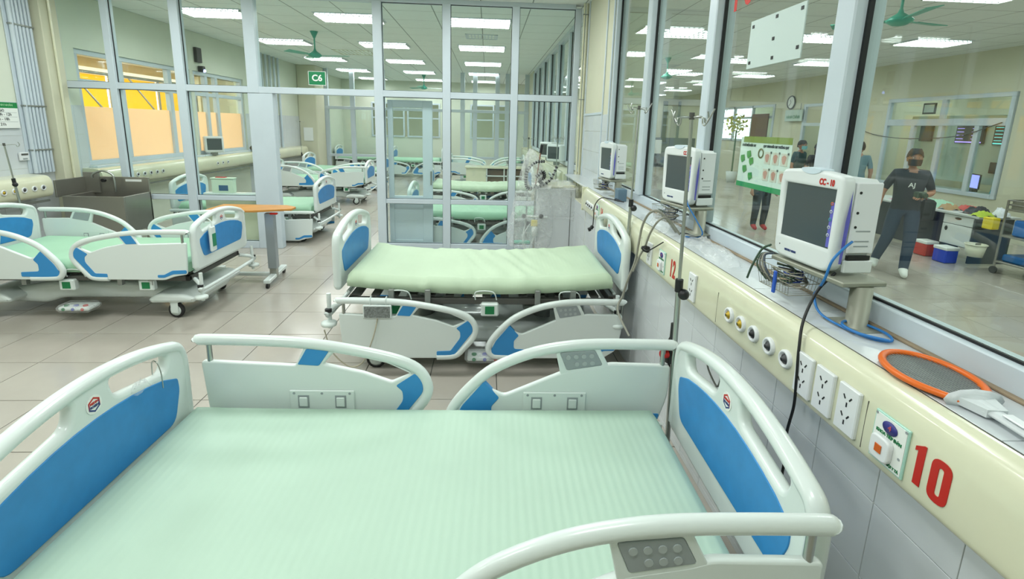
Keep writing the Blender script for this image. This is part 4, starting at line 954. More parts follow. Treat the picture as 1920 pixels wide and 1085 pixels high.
# plastic bag on the ledge, crumpled wrap over the basket of the second monitor
def crumple(nx, ny, sx, sy, h, seed, amp=0.03):
    mb = MB(); vs = []
    for i in range(nx+1):
        for j in range(ny+1):
            u = i/nx*2-1; v = j/ny*2-1; r = math.sqrt(u*u*0.9+v*v*0.9)
            e = max(0, 1-r*r)**0.5 if r < 1 else 0
            k = 1-0.12*noise.noise(Vector((math.atan2(v, u+1e-4)*1.5, seed, 0)))
            z = h*e*(0.6+0.7*abs(noise.noise(Vector((u*2.5+seed, v*2.5, 1)))))+amp*e*abs(noise.noise(Vector((u*6, v*6, seed))))
            vs.append((u*sx*k, v*sy*k, z))
    mb.add(vs, [(i*(ny+1)+j, (i+1)*(ny+1)+j, (i+1)*(ny+1)+j+1, i*(ny+1)+j+1) for i in range(nx) for j in range(ny)], True)
    return mb
tag(part('plastic_bag', crumple(26, 40, 0.075, 0.30, 0.055, 3), FILM, None, (1.235, 2.52, 1.171), (0, 0, math.radians(-3))), 'flat clear plastic bag lying on the white ledge before bed 12 monitor', 'bag')
tag(part('plastic_bag', crumple(20, 20, 0.085, 0.13, 0.16, 6), FILM, None, (1.19, 3.13, 1.172)), 'crumpled clear plastic wrapped round the lead basket of the CC - 12 monitor', 'bag')
tag(part('supply_box', MB().bbox(-0.04, 0.04, -0.06, 0.06, 0, 0.11, 0.003), mat('blue_grey_card', (96, 122, 140), 0.6), None, (1.24, 4.42, 1.171)), 'small blue grey box under the far monitor on the right ledge', 'box')

# mosquito racket on the ledge (head towards +y)
rk = thing('bug_racket', 'orange and grey electric bug racket lying on the white ledge', 'racket', (1.228, 1.168, 1.172), math.radians(-6)); rk.scale = (1.05, 1.08, 1)
def rwid(y): return 0.093*math.sqrt(max(0, 1-(y/0.125)**2)) if y > 0 else 0.093*(1-0.70*(y/0.13)**2)
side = [(rwid(0.125*math.sin(PI/2-k*PI/2/10)), 0.125*math.sin(PI/2-k*PI/2/10), 0.012) for k in range(11)]+[(rwid(-0.13*k/8), -0.13*k/8, 0.012) for k in range(1, 9)]
hp_ = [(-x, y, z) for x, y, z in side[::-1]][:-1]+side
part('racket_frame', MB().tube(hp_, 0.0095, 8), ORANGE, rk)
ms = MB()
rw = rwid
for k in range(-15, 15):
    y = k*0.0085; w_ = rw(y)-0.004
    if w_ > 0.005: ms.box(-w_, w_, y-0.0005, y+0.0005, 0.0105, 0.0115)
for k in range(-10, 11):
    x = k*0.0085; h_ = 0.125*math.sqrt(max(0, 1-(x/0.093)**2)); lo = -0.13*math.sqrt(max(0, min(1, (1-abs(x)/0.093)/0.70)))
    ms.box(x-0.0005, x+0.0005, lo, h_, 0.0125, 0.0135)
o = part('wire_mesh', ms, CHROME, rk); o['kind'] = 'stuff'
MESHN = mat('grey_net', (128, 132, 134), 0.5)
o2 = part('net', MB().add([(p[0]*0.97, p[1]*0.97, 0.0085) for p in hp_], [tuple(range(len(hp_)))[::-1]]), MESHN, rk)
hd = MB().tube(smoothpath([(0.0, -0.125, 0.014), (0.002, -0.17, 0.016), (0.0, -0.24, 0.016), (-0.002, -0.38, 0.014)], 6), 0.016, 12, rad=None)
hd = MB()
pth = smoothpath([(0.0, -0.118, 0.013), (0.0, -0.16, 0.014), (0.0, -0.22, 0.015), (0.0, -0.40, 0.015)], 6); N_ = len(pth)
hd.tube(pth, 0.018, 12, rad=[0.006+0.05*max(0, 1-abs(i/(N_-1)-0.05)*8) if i/(N_-1) < 0.12 else (0.020 if i/(N_-1) < 0.5 else 0.015) for i in range(N_)], sy=1.0)
hm = hd.mesh('handle', mat('white_grey_plastic', (206, 212, 214), 0.4)); hm.transform(Matrix.Translation((0,0,0.0)) @ Matrix.Diagonal((1.3, 1, 0.55, 1)))
link('handle', hm, rk, (0, 0, 0.006))
part('handle_switch', MB().bbox(-0.012, 0.012, -0.25, -0.20, 0.024, 0.029, 0.002), SOCK, rk)
part('handle_yoke', MB().add([(-0.042, -0.125, 0.004), (0.042, -0.125, 0.004), (0.022, -0.18, 0.004), (-0.022, -0.18, 0.004), (-0.042, -0.125, 0.023), (0.042, -0.125, 0.023), (0.022, -0.18, 0.024), (-0.022, -0.18, 0.024)], [(0,3,2,1)[::-1],(4,5,6,7)[::-1],(0,1,5,4),(1,2,6,5),(2,3,7,6),(3,0,4,7)]), mat('white_grey_plastic', (206, 212, 214), 0.4), rk)

# IV poles
def iv_pole(label, loc, H, z0=0.0, tilt=0.0, rz=0.0, knob=None, hooks=4, tiltx=0.0, base=None):
    t = thing('drip_pole', label, 'drip stand', loc, rz)
    t.rotation_euler = (tiltx, tilt, rz)
    part('outer_tube', MB().cyl((0,0,z0), (0,0,knob or H*0.55), 0.012, 14), CHROME, t)
    part('inner_tube', MB().cyl((0,0,(knob or H*0.55)-0.03), (0,0,H), 0.0075, 12), CHROME, t)
    if knob:
        part('clamp_collar', MB().cyl((0,0,knob-0.02), (0,0,knob+0.035), 0.017, 14), BLACK, t)
        part('clamp_knob', MB().ball((0.012, -0.02, knob-0.028), 0.024, 14, 10), BLACK, t)
    for k in range(hooks):
        a = k*2*PI/hooks+0.35; c, s = math.cos(a), math.sin(a)
        pts = [(0,0,H-0.012), (c*0.045, s*0.045, H-0.010), (c*0.052, s*0.052, H-0.035), (c*0.062, s*0.062, H-0.042), (c*0.078, s*0.078, H-0.02), (c*0.10, s*0.10, H+0.02)] if k % 2 else [(0,0,H-0.012), (c*0.08, s*0.08, H-0.012), (c*0.09, s*0.09, H-0.03), (c*0.105, s*0.105, H-0.03), (c*0.112, s*0.112, H-0.01), (c*0.105, s*0.105, H+0.012)]
        part('hook', MB().tube(smoothpath(pts, 4), 0.0035, 6), CHROME, t)
    part('top_cap', MB().cyl((0,0,H-0.02), (0,0,H+0.008), 0.011, 10), DARK, t)
    return t
iv_pole('near chrome drip pole with a black clamp, mounted at the head of the foreground bed', (0.855, 1.97, 0.36), 1.525, 0.05, tilt=math.radians(-1.5), knob=0.80, rz=0.2)
iv_pole('thin chrome drip pole standing at the head of bed 12 before the far monitor', (1.035, 3.44, 0.22), 1.77, 0.10, tilt=math.radians(4), knob=1.06, rz=0.4, tiltx=math.radians(-4))
iv_pole('chrome drip pole at the left edge in front of the notice board', (-4.86, 5.33, 0.20), 1.31, 0.0, tilt=math.radians(-4), knob=0.92, rz=0.3, hooks=2)
p = iv_pole('drip pole with wide double hooks just behind the wrapped ventilator', (0.60, 7.17, 0.0), 1.66, 0.0, hooks=2); 
iv_pole('second thin drip pole behind the wrapped ventilator, nearer the right wall', (1.02, 7.17, 0.0), 1.68, 0.0, hooks=4)
iv_pole('drip pole against the left wall near the cream pillar', (-5.3, 12.0, 0.4), 1.2, 0.0, knob=0.5, hooks=2)
iv_pole('drip pole left of the cream pillar beyond the doorway', (-5.25, 14.2, 0.4), 1.4, 0.0, knob=0.5, hooks=2)

# suction holder (black with red knob) on the head end of the foreground bed
sv = thing('rail_clamp', 'black clamp with a bright red knob beside the near drip pole', 'clamp', (0.835, 1.985, 0.80))
part('clamp_body', MB().cyl((0,0,0), (0,0,0.09), 0.022, 14).cyl((0,0,0.09), (0,0,0.12), 0.022, 14, 0.011).cyl((0,0,0.12), (0,0,0.185), 0.011, 12).cyl((0,0,-0.05), (0,0,0.0), 0.009, 10), BLACK, sv)
part('red_knob', MB().cyl((-0.022, -0.01, 0.045), (-0.047, -0.02, 0.045), 0.019, 12), mat('red_plastic', (204, 34, 28), 0.35), sv)
# metal hook in the slot of the foreground headboard, wire clip on the foot board
cable('wire_hook', [(0.868, 1.70, 0.975), (0.866, 1.70, 0.93), (0.862, 1.64, 0.905), (0.862, 1.60, 0.90), (0.868, 1.60, 0.945), (0.868, 1.66, 0.95)], 0.0035, DARK, 'bent dark wire hook in the left slot of the foreground headboard', 'hook')
cable('wire_hook', [(-1.285, 1.80, 0.82), (-1.275, 1.79, 0.895), (-1.25, 1.78, 0.90), (-1.235, 1.775, 0.86), (-1.23, 1.77, 0.80)], 0.0022, CHROME, 'thin chrome wire clip hanging over the foreground footboard', 'hook')
tag(part('plastic_bag', crumple(10, 10, 0.02, 0.04, 0.035, 9), FILM, None, (-1.25, 1.68, 0.845)), 'scrap of clear plastic in the slot of the foreground footboard', 'bag')

# notice and white panel on the glazing
pn = thing('notice_board', 'white back of a taped board hanging high on the right glass', 'board', (1.385, 0, 0))
part('board_sheet', MB().bbox(-0.006, 0.0, 2.205, 2.665, 2.15, 2.39, 0.001), mat('pale_board_back', (196, 212, 208), 0.5), pn)
for y, z in ((2.64, 2.36), (2.43, 2.37), (2.235, 2.365), (2.44, 2.27), (2.64, 2.18), (2.43, 2.18), (2.235, 2.20)):
    part('tape_tab', MB().bbox(-0.0085, -0.006, y-0.012, y+0.006, z-0.008, z+0.008, 0.0005), BLACK, pn)
ps = thing('poster', 'hand washing poster with green icons fixed to the far side of the glass', 'poster', (1.425, 2.44, 1.66))
part('poster_sheet', MB().box(0.0, 0.002, -0.20, 0.27, -0.135, 0.135), PAPER, ps)
part('header_strip', MB().box(-0.002, 0.0, -0.20, 0.24, 0.108, 0.140), mat('olive_green_print', (140, 150, 60), 0.5), ps)
part('footer_strip', MB().box(-0.002, 0.0, -0.20, 0.27, -0.135, -0.108), mat('bright_green_print', (20, 150, 84), 0.5), ps)
wall_text('5 THỜI ĐIỂM RỬA TAY', 0.017, -0.002, 0.18, 0.092, BLACK, ps, 0.0003, 0.8)
wall_text('QUY TRÌNH RỬA TAY THƯỜNG QUY', 0.017, -0.002, -0.07, 0.092, BLACK, ps, 0.0003, 0.76)
LG = mat('leaf_green_print', (70, 150, 60), 0.6); SK = mat('hand_pink_print', (214, 150, 136), 0.6)
r = random.Random(4)
for y, z in ((0.17, 0.045), (0.23, 0.02), (0.14, 0.01), (0.20, -0.035), (0.135, -0.07)):
    part('green_icon', MB().prism([(math.cos(2*PI*k/9)*(0.020+0.006*(k % 2)), math.sin(2*PI*k/9)*(0.018+0.006*(k % 2))) for k in range(9)], 0, 0.0015), LG, ps, (-0.002, y, z), (0, 0, PI/2))
part('olive_badge', MB().lathe([(0.018, 0.0), (0.026, 0.0), (0.026, 0.001), (0.018, 0.001)], 20, (-0.002, 0.055, 0.055), Matrix.Rotation(-PI/2, 4, 'Y')), mat('olive_print', (120, 110, 60), 0.6), ps)
for rr in range(2):
    for c in range(3):
        y = -0.01-0.072*c; z = 0.035-0.085*rr
        part('hand_picture', MB().bbox(-0.0025, 0, y-0.026, y+0.026, z-0.030, z+0.030, 0.0004), mat('photo_pale', (226, 214, 204), 0.6), ps)
        part('hand_shape', MB().add([(-0.0035, y+0.018*math.cos(2*PI*k/10)*(1+0.3*math.sin(k*2.0)), z+0.022*math.sin(2*PI*k/10)) for k in range(10)], [tuple(range(10))[::-1]]), SK, ps)
        part('step_dot', MB().bbox(-0.0035, -0.002, y-0.034, y-0.024, z+0.024, z+0.034, 0.0003), DARK, ps)
tn = thing('painted_number', 'big red lettering on the upper glass, cut by the top of the frame', 'lettering', (1.39, 2.78, 2.55))
RP = mat('red_paint', (200, 44, 30), 0.5)
wall_text('1', 0.20, 0, 0.105, 0.005, RP, tn, 0.006, 0.9, 'red_lettering'); wall_text('0', 0.20, 0, -0.03, 0.012, RP, tn, 0.006, 0.9, 'red_lettering'); wall_text('.', 0.20, 0, -0.13, 0.06, RP, tn, 0.006, 0.9, 'red_lettering')

# ============================================================ LEFT SIDE
pipes = thing('gas_pipes', 'row of white vertical gas pipes on the left wall beside the pillar', 'pipes', (XL, 0, 0))
for k, y in enumerate((6.44, 6.49, 6.54, 6.59, 6.64, 6.69)): part('pipe', MB().cyl((0.04, y, 1.08), (0.04, y, CEIL), 0.018 if k else 0.024, 10), ALU, pipes)
for z in (1.36, 2.85, 1.9): part('pipe_clip', MB().bbox(0.0, 0.062, 6.41, 6.72, z, z+0.02, 0.003), STEEL, pipes)
part('back_board', MB().bbox(0.004, 0.016, 6.38, 6.73, 1.08, CEIL, 0.002), ALU, pipes)
pip2 = thing('gas_pipes', 'pair of slim cream pipes where the partition meets the right wall', 'pipes', (1.27, 6.9, 0))
for k in (0, 0.035): part('pipe', MB().cyl((k, 0, 0), (k, 0, CEIL), 0.013, 10), CREAM, pip2)
for z in (0.9, 2.2, 3.3): part('pipe_clip', MB().bbox(-0.02, 0.055, -0.018, 0.018, z, z+0.012, 0.002), STEEL, pip2)
pip3 = thing('gas_pipes', 'slim cream pipe down the pillar left of the partition', 'pipes', (-5.56, 6.86, 0))
part('pipe', MB().cyl((0, 0, 0), (0, 0, CEIL), 0.016, 10), CREAM, pip3)
pip4 = thing('gas_pipes', 'row of white pipes on the left wall before the second cream pillar', 'pipes', (XL, 0, 0))
for k in range(5): part('pipe', MB().cyl((0.05, 13.0+0.25*k, 1.08), (0.05, 13.0+0.25*k, CEIL), 0.03, 8), ALU, pip4)
nb = thing('notice_sign', 'white visiting hours sign with a green header on the left wall', 'sign', (XL+0.02, 6.23, 1.80))
part('sign_board', MB().bbox(0, 0.008, -0.30, 0.12, -0.16, 0.14, 0.002), PAPER, nb)
part('green_header', MB().box(0.008, 0.0095, -0.30, 0.12, 0.075, 0.14), mat('sign_green', (20, 130, 66), 0.5), nb)
wall_text('THĂM BỆNH NHÂN', 0.034, 0.010, -0.09, 0.108, mat('pale_print', (180, 220, 180), 0.5), nb, 0.0, 1.0, sgn=1)
for s_, z in (('Giờ', 0.045), ('6h - 8h - 12h', 0.0), ('15h - 18h', -0.055), ('21h', -0.115)): wall_text(s_, 0.046, 0.0085, -0.09, z, BLACK, nb, 0.0006, 1.0, sgn=1)
for z in (0.022, -0.028, -0.085): part('rule_line', MB().box(0.0082, 0.0088, -0.28, 0.10, z-0.0015, z+0.0015), GREYPAD, nb)
hk = thing('wall_thermostat', 'small white wall device with a dark display under the visiting sign', 'device', (XL+0.012, 6.33, 1.30))
part('device_body', MB().bbox(0, 0.025, -0.06, 0.06, -0.05, 0.05, 0.004), SOCK, hk)
part('display', MB().box(0.025, 0.0265, -0.045, 0.045, 0.012, 0.035), DARK, hk)
part('white_panel', MB().box(0.025, 0.0262, -0.03, 0.03, -0.04, -0.02), GREYPAD, hk)
# steel sink in the corner
sk = thing('steel_sink', 'stainless steel wash trough with an arched tap in the left corner', 'sink', (-5.40, 6.42, 0))
STN = mat('stainless_steel', (160, 158, 150), 0.32, 0.75, noise_amt=0.06, scale=3)
b = MB(); b.bbox(0.0, 0.75, 0.0, 0.03, 0.32, 0.80, 0.003).bbox(0.0, 0.03, 0.03, 0.52, 0.32, 0.80, 0.003).bbox(0.72, 0.75, 0.03, 0.52, 0.32, 0.80, 0.003).bbox(0.0, 0.75, 0.5, 0.53, 0.32, 1.0, 0.003).box(0.03, 0.72, 0.03, 0.5, 0.40, 0.42)
part('trough', b, STN, sk)
part('splash_panel', MB().bbox(-0.08, 0.12, 0.47, 0.50, 0.78, 1.06, 0.003).bbox(-0.08, -0.06, 0.0, 0.47, 0.78, 1.0, 0.003), STN, sk)
part('label', MB().box(0.45, 0.66, 0.496, 0.4995, 0.94, 0.97), PAPER, sk)
part('faucet', MB().tube(smoothpath([(0.36, 0.42, 0.80), (0.36, 0.42, 0.95), (0.34, 0.42, 1.04), (0.24, 0.40, 1.09), (0.13, 0.38, 1.05), (0.11, 0.38, 1.0)], 6), 0.014, 10), CHROME, sk)
part('tap_knob', MB().cyl((0.22, 0.44, 0.96), (0.22, 0.40, 0.96), 0.025, 12), BLACK, sk)
for x in (0.05, 0.70):
    for y in (0.05, 0.45): part('leg', MB().cyl((x, y, 0), (x, y, 0.33), 0.018, 10), STN, sk)
# overbed table
ot = thing('overbed_table', 'wheeled overbed table with an orange wood top beside the left bed', 'table', (-2.42, 5.49, 0))
top = [(-0.62, -0.15), (-0.12, -0.15), (0.24, 0.0), (0.24, 0.14), (0.10, 0.24), (-0.62, 0.24)]
part('table_top', setmats(plate(rounded(top, 0.02), (), 0.024, 0.004, 2, Matrix.Translation((0, 0, 0.84))), mat('orange_wood', (200, 140, 66), 0.4, noise_amt=0.12, scale=10)), None, ot)
part('column_sleeve', MB().bbox(-0.05, 0.05, -0.035, 0.035, 0.16, 0.80, 0.006), mat('satin_aluminium', (168, 176, 182), 0.35, 0.6), ot)
part('column_foot', MB().bbox(-0.04, 0.04, -0.028, 0.028, 0.05, 0.17, 0.005), CHROME, ot)
part('release_lever', MB().bbox(0.02, 0.10, -0.06, -0.02, 0.79, 0.81, 0.006), RED, ot)
part('foot_bar', MB().bbox(-0.035, 0.035, -0.27, 0.36, 0.055, 0.10, 0.008, Matrix.Rotation(0.10, 4, 'Z')), WHITE, ot)
part('foot_bar', MB().bbox(-0.72, 0.0, 0.02, 0.07, 0.055, 0.095, 0.008), WHITE, ot)
part('foot_bar', MB().bbox(-0.75, -0.69, -0.22, 0.30, 0.055, 0.10, 0.008), WHITE, ot)
for x, y in ((0.03, -0.25), (-0.035, 0.34), (-0.72, -0.19), (-0.72, 0.27)): part('caster', MB().cyl((x-0.012, y, 0.028), (x+0.012, y, 0.028), 0.028, 16), BLACK, ot)
# remote control clipped on left bed footboard
rc = thing('bed_remote', 'white bed remote with a green keypad hanging on the left bed footboard', 'remote control', (-2.565, 4.56, 0.60), 0)
part('remote_body', MB().bbox(0, 0.03, -0.045, 0.045, 0.0, 0.24, 0.012), WHITE, rc)
part('green_keypad', MB().bbox(0.03, 0.033, -0.03, 0.03, 0.05, 0.17, 0.001), mat('keypad_green', (30, 130, 90), 0.4), rc)
part('remote_hook', MB().tube(smoothpath([(0.02, 0, 0.24), (0.01, 0, 0.29), (-0.03, 0, 0.31), (-0.05, 0, 0.27)], 5), 0.006, 6), WHITE, rc)
rc2 = thing('bed_remote', 'grey keypad remote hooked over the near left rail of bed 12', 'remote control', (-0.76, 3.285, 0.46))
part('remote_body', MB().bbox(-0.10, 0.10, 0.0, 0.02, 0.0, 0.10, 0.005), WHITE, rc2)
part('grey_keypad', MB().bbox(-0.09, 0.09, -0.003, 0.0, 0.008, 0.092, 0.001), mat('speckled_grey', (130, 136, 134), 0.5, noise_amt=0.5, scale=90), rc2)
for x in (-0.05, 0.06): part('remote_hook', MB().tube(smoothpath([(x, 0.01, 0.10), (x, 0.01, 0.14), (x, 0.05, 0.15), (x, 0.07, 0.12)], 5), 0.004, 6), WHITE, rc2)
part('remote_cord', MB().tube(smoothpath([(0.0, 0.01, 0.0), (-0.02, -0.01, -0.10), (-0.06, -0.02, -0.22), (-0.12, 0.0, -0.34), (-0.22, 0.03, -0.38), (-0.34, 0.05, -0.28), (-0.40, 0.08, -0.12)], 6), 0.005, 6), mat('beige_cord', (176, 170, 150), 0.5), rc2)

# ============================================================ VENTILATOR (wrapped in clear plastic)
vt = thing('ventilator', 'tall white ventilator wrapped in clear plastic with black hoses', 'machine', (0.92, 6.35, 0))
part('cabinet', MB().bbox(-0.27, 0.22, -0.22, 0.25, 0.12, 1.06, 0.012), mat('machine_white', (206, 212, 214), 0.4), vt)
part('cabinet_seam', MB().box(-0.25, 0.20, -0.2215, -0.2195, 0.70, 0.704), GREYPAD, vt)
part('edge_strip', MB().box(0.155, 0.163, -0.222, -0.2195, 0.14, 1.02), DARK, vt)
part('cabinet_top', MB().bbox(-0.26, 0.21, -0.21, 0.24, 1.06, 1.10, 0.01), CREAM, vt)
for x in (-0.22, 0.17):
    for y in (-0.18, 0.2): part('caster', MB().cyl((x-0.015, y, 0.05), (x+0.015, y, 0.05), 0.05, 16).box(x-0.02, x+0.02, y-0.02, y+0.02, 0.09, 0.125), RUBBER, vt)
part('mast', MB().cyl((-0.30, -0.20, 0.20), (-0.30, -0.20, 1.10), 0.014, 10), CHROME, vt)
part('mast', MB().tube([(-0.30, -0.20, 1.10), (-0.245, -0.20, 1.56)], 0.008, 8), mat('copper_rod', (150, 100, 80), 0.4, 0.5), vt)
part('mast_grip', MB().cyl((-0.252, -0.20, 1.50), (-0.238, -0.20, 1.60), 0.018, 10), BLACK, vt)
def corr(name, pts, r=0.020):
    P = smoothpath(pts, 8); mb = MB(); mb.tube(P, r*0.6, 8)
    mb.cm = 1
    for i in range(1, len(P)-1, 2):
        d = (P[i+1]-P[i-1]).normalized()*0.007; mb.cyl(P[i]-d, P[i]+d, r, 10)
    return part(name, mb, [mat('clear_grey_hose', (150, 156, 156), 0.4), BLACK], vt)
corr('corrugated_hose', [(-0.20, -0.24, 1.40), (-0.32, -0.24, 1.38), (-0.41, -0.24, 1.28), (-0.43, -0.24, 1.15), (-0.40, -0.24, 1.06), (-0.26, -0.24, 1.08), (-0.12, -0.24, 1.17), (-0.04, -0.22, 1.34)])
corr('corrugated_hose', [(-0.30, -0.24, 1.20), (-0.22, -0.25, 1.27), (-0.20, -0.25, 1.20), (-0.26, -0.25, 1.16), (-0.22, -0.25, 1.12)], 0.024)
part('clamp_bar', MB().tube([(-0.42, -0.24, 0.70), (-0.14, -0.24, 0.69)], 0.014, 10), WHITE, vt)
for x in (-0.44, -0.22): part('clamp_knob', MB().ball((x, -0.25, 0.70), 0.03, 12, 8), BLACK, vt)
part('filter_bottle', MB().lathe([(0.0, 0.0), (0.04, 0.0), (0.042, 0.10), (0.03, 0.12), (0.0, 0.12)], 16, (-0.30, -0.27, 0.45)), WHITE2, vt)
part('yellow_label', MB().bbox(-0.35, -0.27, -0.30, -0.28, 0.58, 0.66, 0.004), mat('pale_yellow', (226, 214, 130), 0.5), vt)
for k in range(2): part('drain_tube', MB().tube(smoothpath([(-0.42+0.06*k, -0.24, 0.60), (-0.45, -0.26, 0.42), (-0.42+0.05*k, -0.26, 0.26), (-0.36+0.02*k, -0.26, 0.30), (-0.28, -0.24, 0.50)], 6), 0.006, 6), WHITE, vt)
part('green_cloth', MB().bbox(-0.56, -0.35, -0.27, -0.22, 0.34, 0.38, 0.01), mat('teal_cloth', (120, 190, 170), 0.7), vt)
# plastic shroud
sh = MB(); vs = []
lv = [(0.30, 0.26, 0.05, -0.20), (0.46, 0.30, 0.08, -0.18), (0.75, 0.27, 0.06, -0.14), (1.0, 0.22, 0.03, -0.12), (1.25, 0.16, 0.0, -0.16), (1.45, 0.09, 0.0, -0.2), (1.55, 0.03, 0.0, -0.22)]
n = 26
for i, (z, rx, jit, cx) in enumerate(lv):
    for k in range(n):
        a = 2*PI*k/n; j = 1+0.12*noise.noise(Vector((math.cos(a)*3, math.sin(a)*3, i*0.8)))
        vs.append((-0.28+cx*0.4+math.cos(a)*rx*j, -0.20+math.sin(a)*rx*0.5*j, z+0.02*noise.noise(Vector((k*0.4, i, 2)))))
sh.add(vs, [(i*n+k, i*n+(k+1) % n, (i+1)*n+(k+1) % n, (i+1)*n+k) for i in range(len(lv)-1) for k in range(n)], True)
part('plastic_shroud', sh, FILM, vt)
part('plastic_shroud', crumple(24, 24, 0.30, 0.30, 0.10, 12), FILM, vt, (-0.03, 0.0, 1.06))
sheet = MB(); vs = []
for i in range(13):
    for j in range(13): vs.append((-0.29+0.54*i/12, -0.235-0.012*noise.noise(Vector((i*0.6, j*0.5, 0))), 1.08-0.42*j/12+0.05*noise.noise(Vector((i*0.5, 3, 0)))*(j/12)))
sheet.add(vs, [(i*13+j, (i+1)*13+j, (i+1)*13+j+1, i*13+j+1) for i in range(12) for j in range(12)], True)
part('plastic_shroud', sheet, FILM, vt)

# ============================================================ SECOND ROOM
cb = thing('bedside_cabinet', 'cream bedside cabinet with a dark open shelf beyond the glass partition', 'cabinet', (-0.52, 12.1, 0))
part('cabinet_body', MB().bbox(0, 0.50, 0, 0.45, 0.0, 0.78, 0.01), CREAM, cb); part('cabinet_top', MB().bbox(-0.03, 1.45, -0.03, 0.48, 0.78, 0.82, 0.006), CREAM, cb)
part('open_shelf', MB().box(0.52, 1.40, 0.10, 0.45, 0.06, 0.74), mat('brown_shadow_wood', (120, 104, 90), 0.6), cb)  # solid block; the shade inside the open shelf is put into its brown
for x in (0.50, 0.93, 1.02, 1.40): part('shelf_frame', MB().bbox(x, x+0.03, 0, 0.04, 0.05, 0.78, 0.003), WHITE, cb)
part('shelf_frame', MB().bbox(0.5, 1.4, 0, 0.04, 0.58, 0.61, 0.003), WHITE, cb)
cc = thing('low_cabinet', 'low cream cabinet with a white top behind the lower glass panes', 'cabinet', (-4.05, 7.16, 0))
part('cabinet_body', MB().bbox(0, 0.83, 0, 0.10, 0.03, 0.74, 0.006), CREAM, cc)
part('cabinet_top', MB().bbox(-0.02, 0.80, -0.01, 0.12, 0.74, 0.77, 0.006), WHITE, cc)
bx = thing('collection_box', 'cream box with a red lid and blue label on the low cabinet', 'box', (-3.78, 7.21, 0.77))
part('box_body', MB().bbox(-0.17, 0.13, -0.04, 0.06, 0, 0.20, 0.006), mat('pale_mint_box', (206, 222, 200), 0.5), bx)
part('box_lid', MB().bbox(-0.18, 0.14, -0.05, 0.07, 0.20, 0.215, 0.003), mat('pale_mint_box', (206, 222, 200), 0.5), bx)
part('red_slot', MB().bbox(-0.12, 0.02, -0.02, 0.03, 0.215, 0.225, 0.002), RED, bx)
part('blue_label', MB().bbox(-0.07, 0.06, -0.043, -0.04, 0.03, 0.11, 0.001), mat('navy_label', (60, 96, 130), 0.5), bx)
sg = thing('hanging_sign', 'green sign reading C6 on top of the partition transom', 'sign', (-2.315, 6.985, 2.385))
part('sign_plate', MB().bbox(-0.11, 0.11, -0.012, 0.0, -0.085, 0.085, 0.002), mat('sign_green_2', (16, 122, 76), 0.4), sg)
part('sign_border', MB().box(-0.115, 0.115, -0.0125, -0.002, -0.09, -0.085).box(-0.115, 0.115, -0.0125, -0.002, 0.085, 0.09).box(-0.115, -0.11, -0.0125, -0.002, -0.085, 0.085).box(0.11, 0.115, -0.0125, -0.002, -0.085, 0.085), PAPER, sg)
link('white_lettering', setmats(text_mesh('C6', 0.115, 0.001, Matrix.Translation((0, -0.014, 0)) @ XZ, 0.003), PAPER), sg)
tag(part('wall_notice', MB().bbox(-0.14, 0.14, -0.01, 0.0, -0.2, 0.2, 0.002), PAPER, None, (-5.45, 15.39, 1.42)), 'framed white notice on the cream pillar beyond the doorway', 'notice')
# black speaker and camera on left wall in room two
sp = thing('wall_speaker', 'slim black speaker high on the left wall above the windows', 'speaker', (XL, 10.30, 3.02)); part('speaker_box', MB().bbox(0.0, 0.06, -0.09, 0.09, -0.14, 0.14, 0.008), BLACK, sp)
cm = thing('security_camera', 'small camera with a bright blue light under the black speaker', 'camera', (XL, 10.35, 2.76))
part('camera_body', MB().bbox(0.0, 0.10, -0.05, 0.05, -0.05, 0.06, 0.01), BLACK, cm); part('camera_light', MB().ball((0.10, 0, -0.03), 0.03, 10, 8), mat('blue_led', (150, 160, 255), 0.5, emit=(150, 160, 255), estr=6.0), cm)
mm = thing('patient_monitor', 'white patient monitor in front of the left window in the second room', 'monitor', (XL+0.14, 10.35, 1.08), math.radians(0))
part('monitor_case', MB().bbox(-0.10, 0.10, -0.17, 0.17, 0.06, 0.38, 0.02, Matrix.Rotation(-0.9, 4, 'Z')), MONW, mm); part('screen', MB().box(0.1005, 0.103, -0.13, 0.13, 0.11, 0.34, Matrix.Rotation(-0.9, 4, 'Z')), SCREEN, mm); part('monitor_stand', MB().bbox(-0.05, 0.05, -0.05, 0.05, 0, 0.06, 0.004), STEEL, mm)
for i, (x, y, lab) in enumerate(((XL+0.14, 12.6, 'patient monitor left of the cream pillar in the second room'), (1.22, 8.6, 'first patient monitor on the ledge beyond the partition'), (1.22, 9.8, 'second patient monitor on the ledge beyond the partition'))):
    m3 = thing('patient_monitor', lab, 'monitor', (x, y, 1.08 if i == 0 else 1.17)); M = Matrix.Rotation(-0.9 if i == 0 else PI+0.8, 4, 'Z')
    part('monitor_case', MB().bbox(-0.10, 0.10, -0.16, 0.16, 0.06, 0.36, 0.02, M), MONW, m3); part('screen', MB().box(0.1005, 0.103, -0.12, 0.12, 0.11, 0.32, M), SCREEN, m3); part('monitor_stand', MB().bbox(-0.05, 0.05, -0.05, 0.05, 0, 0.06, 0.004), STEEL, m3)
tag(part('tangled_cables', MB().ball((0, 0, 0.07), 0.10, 12, 8, (1, 1.4, 0.7)), mat('dark_tangle', (70, 78, 72), 0.6, noise_amt=0.5, scale=30, bump=1.0, bscale=40), None, (XL+0.17, 12.05, 1.08)), 'dark bundle of cables on the console at the end of the left windows', 'cables')
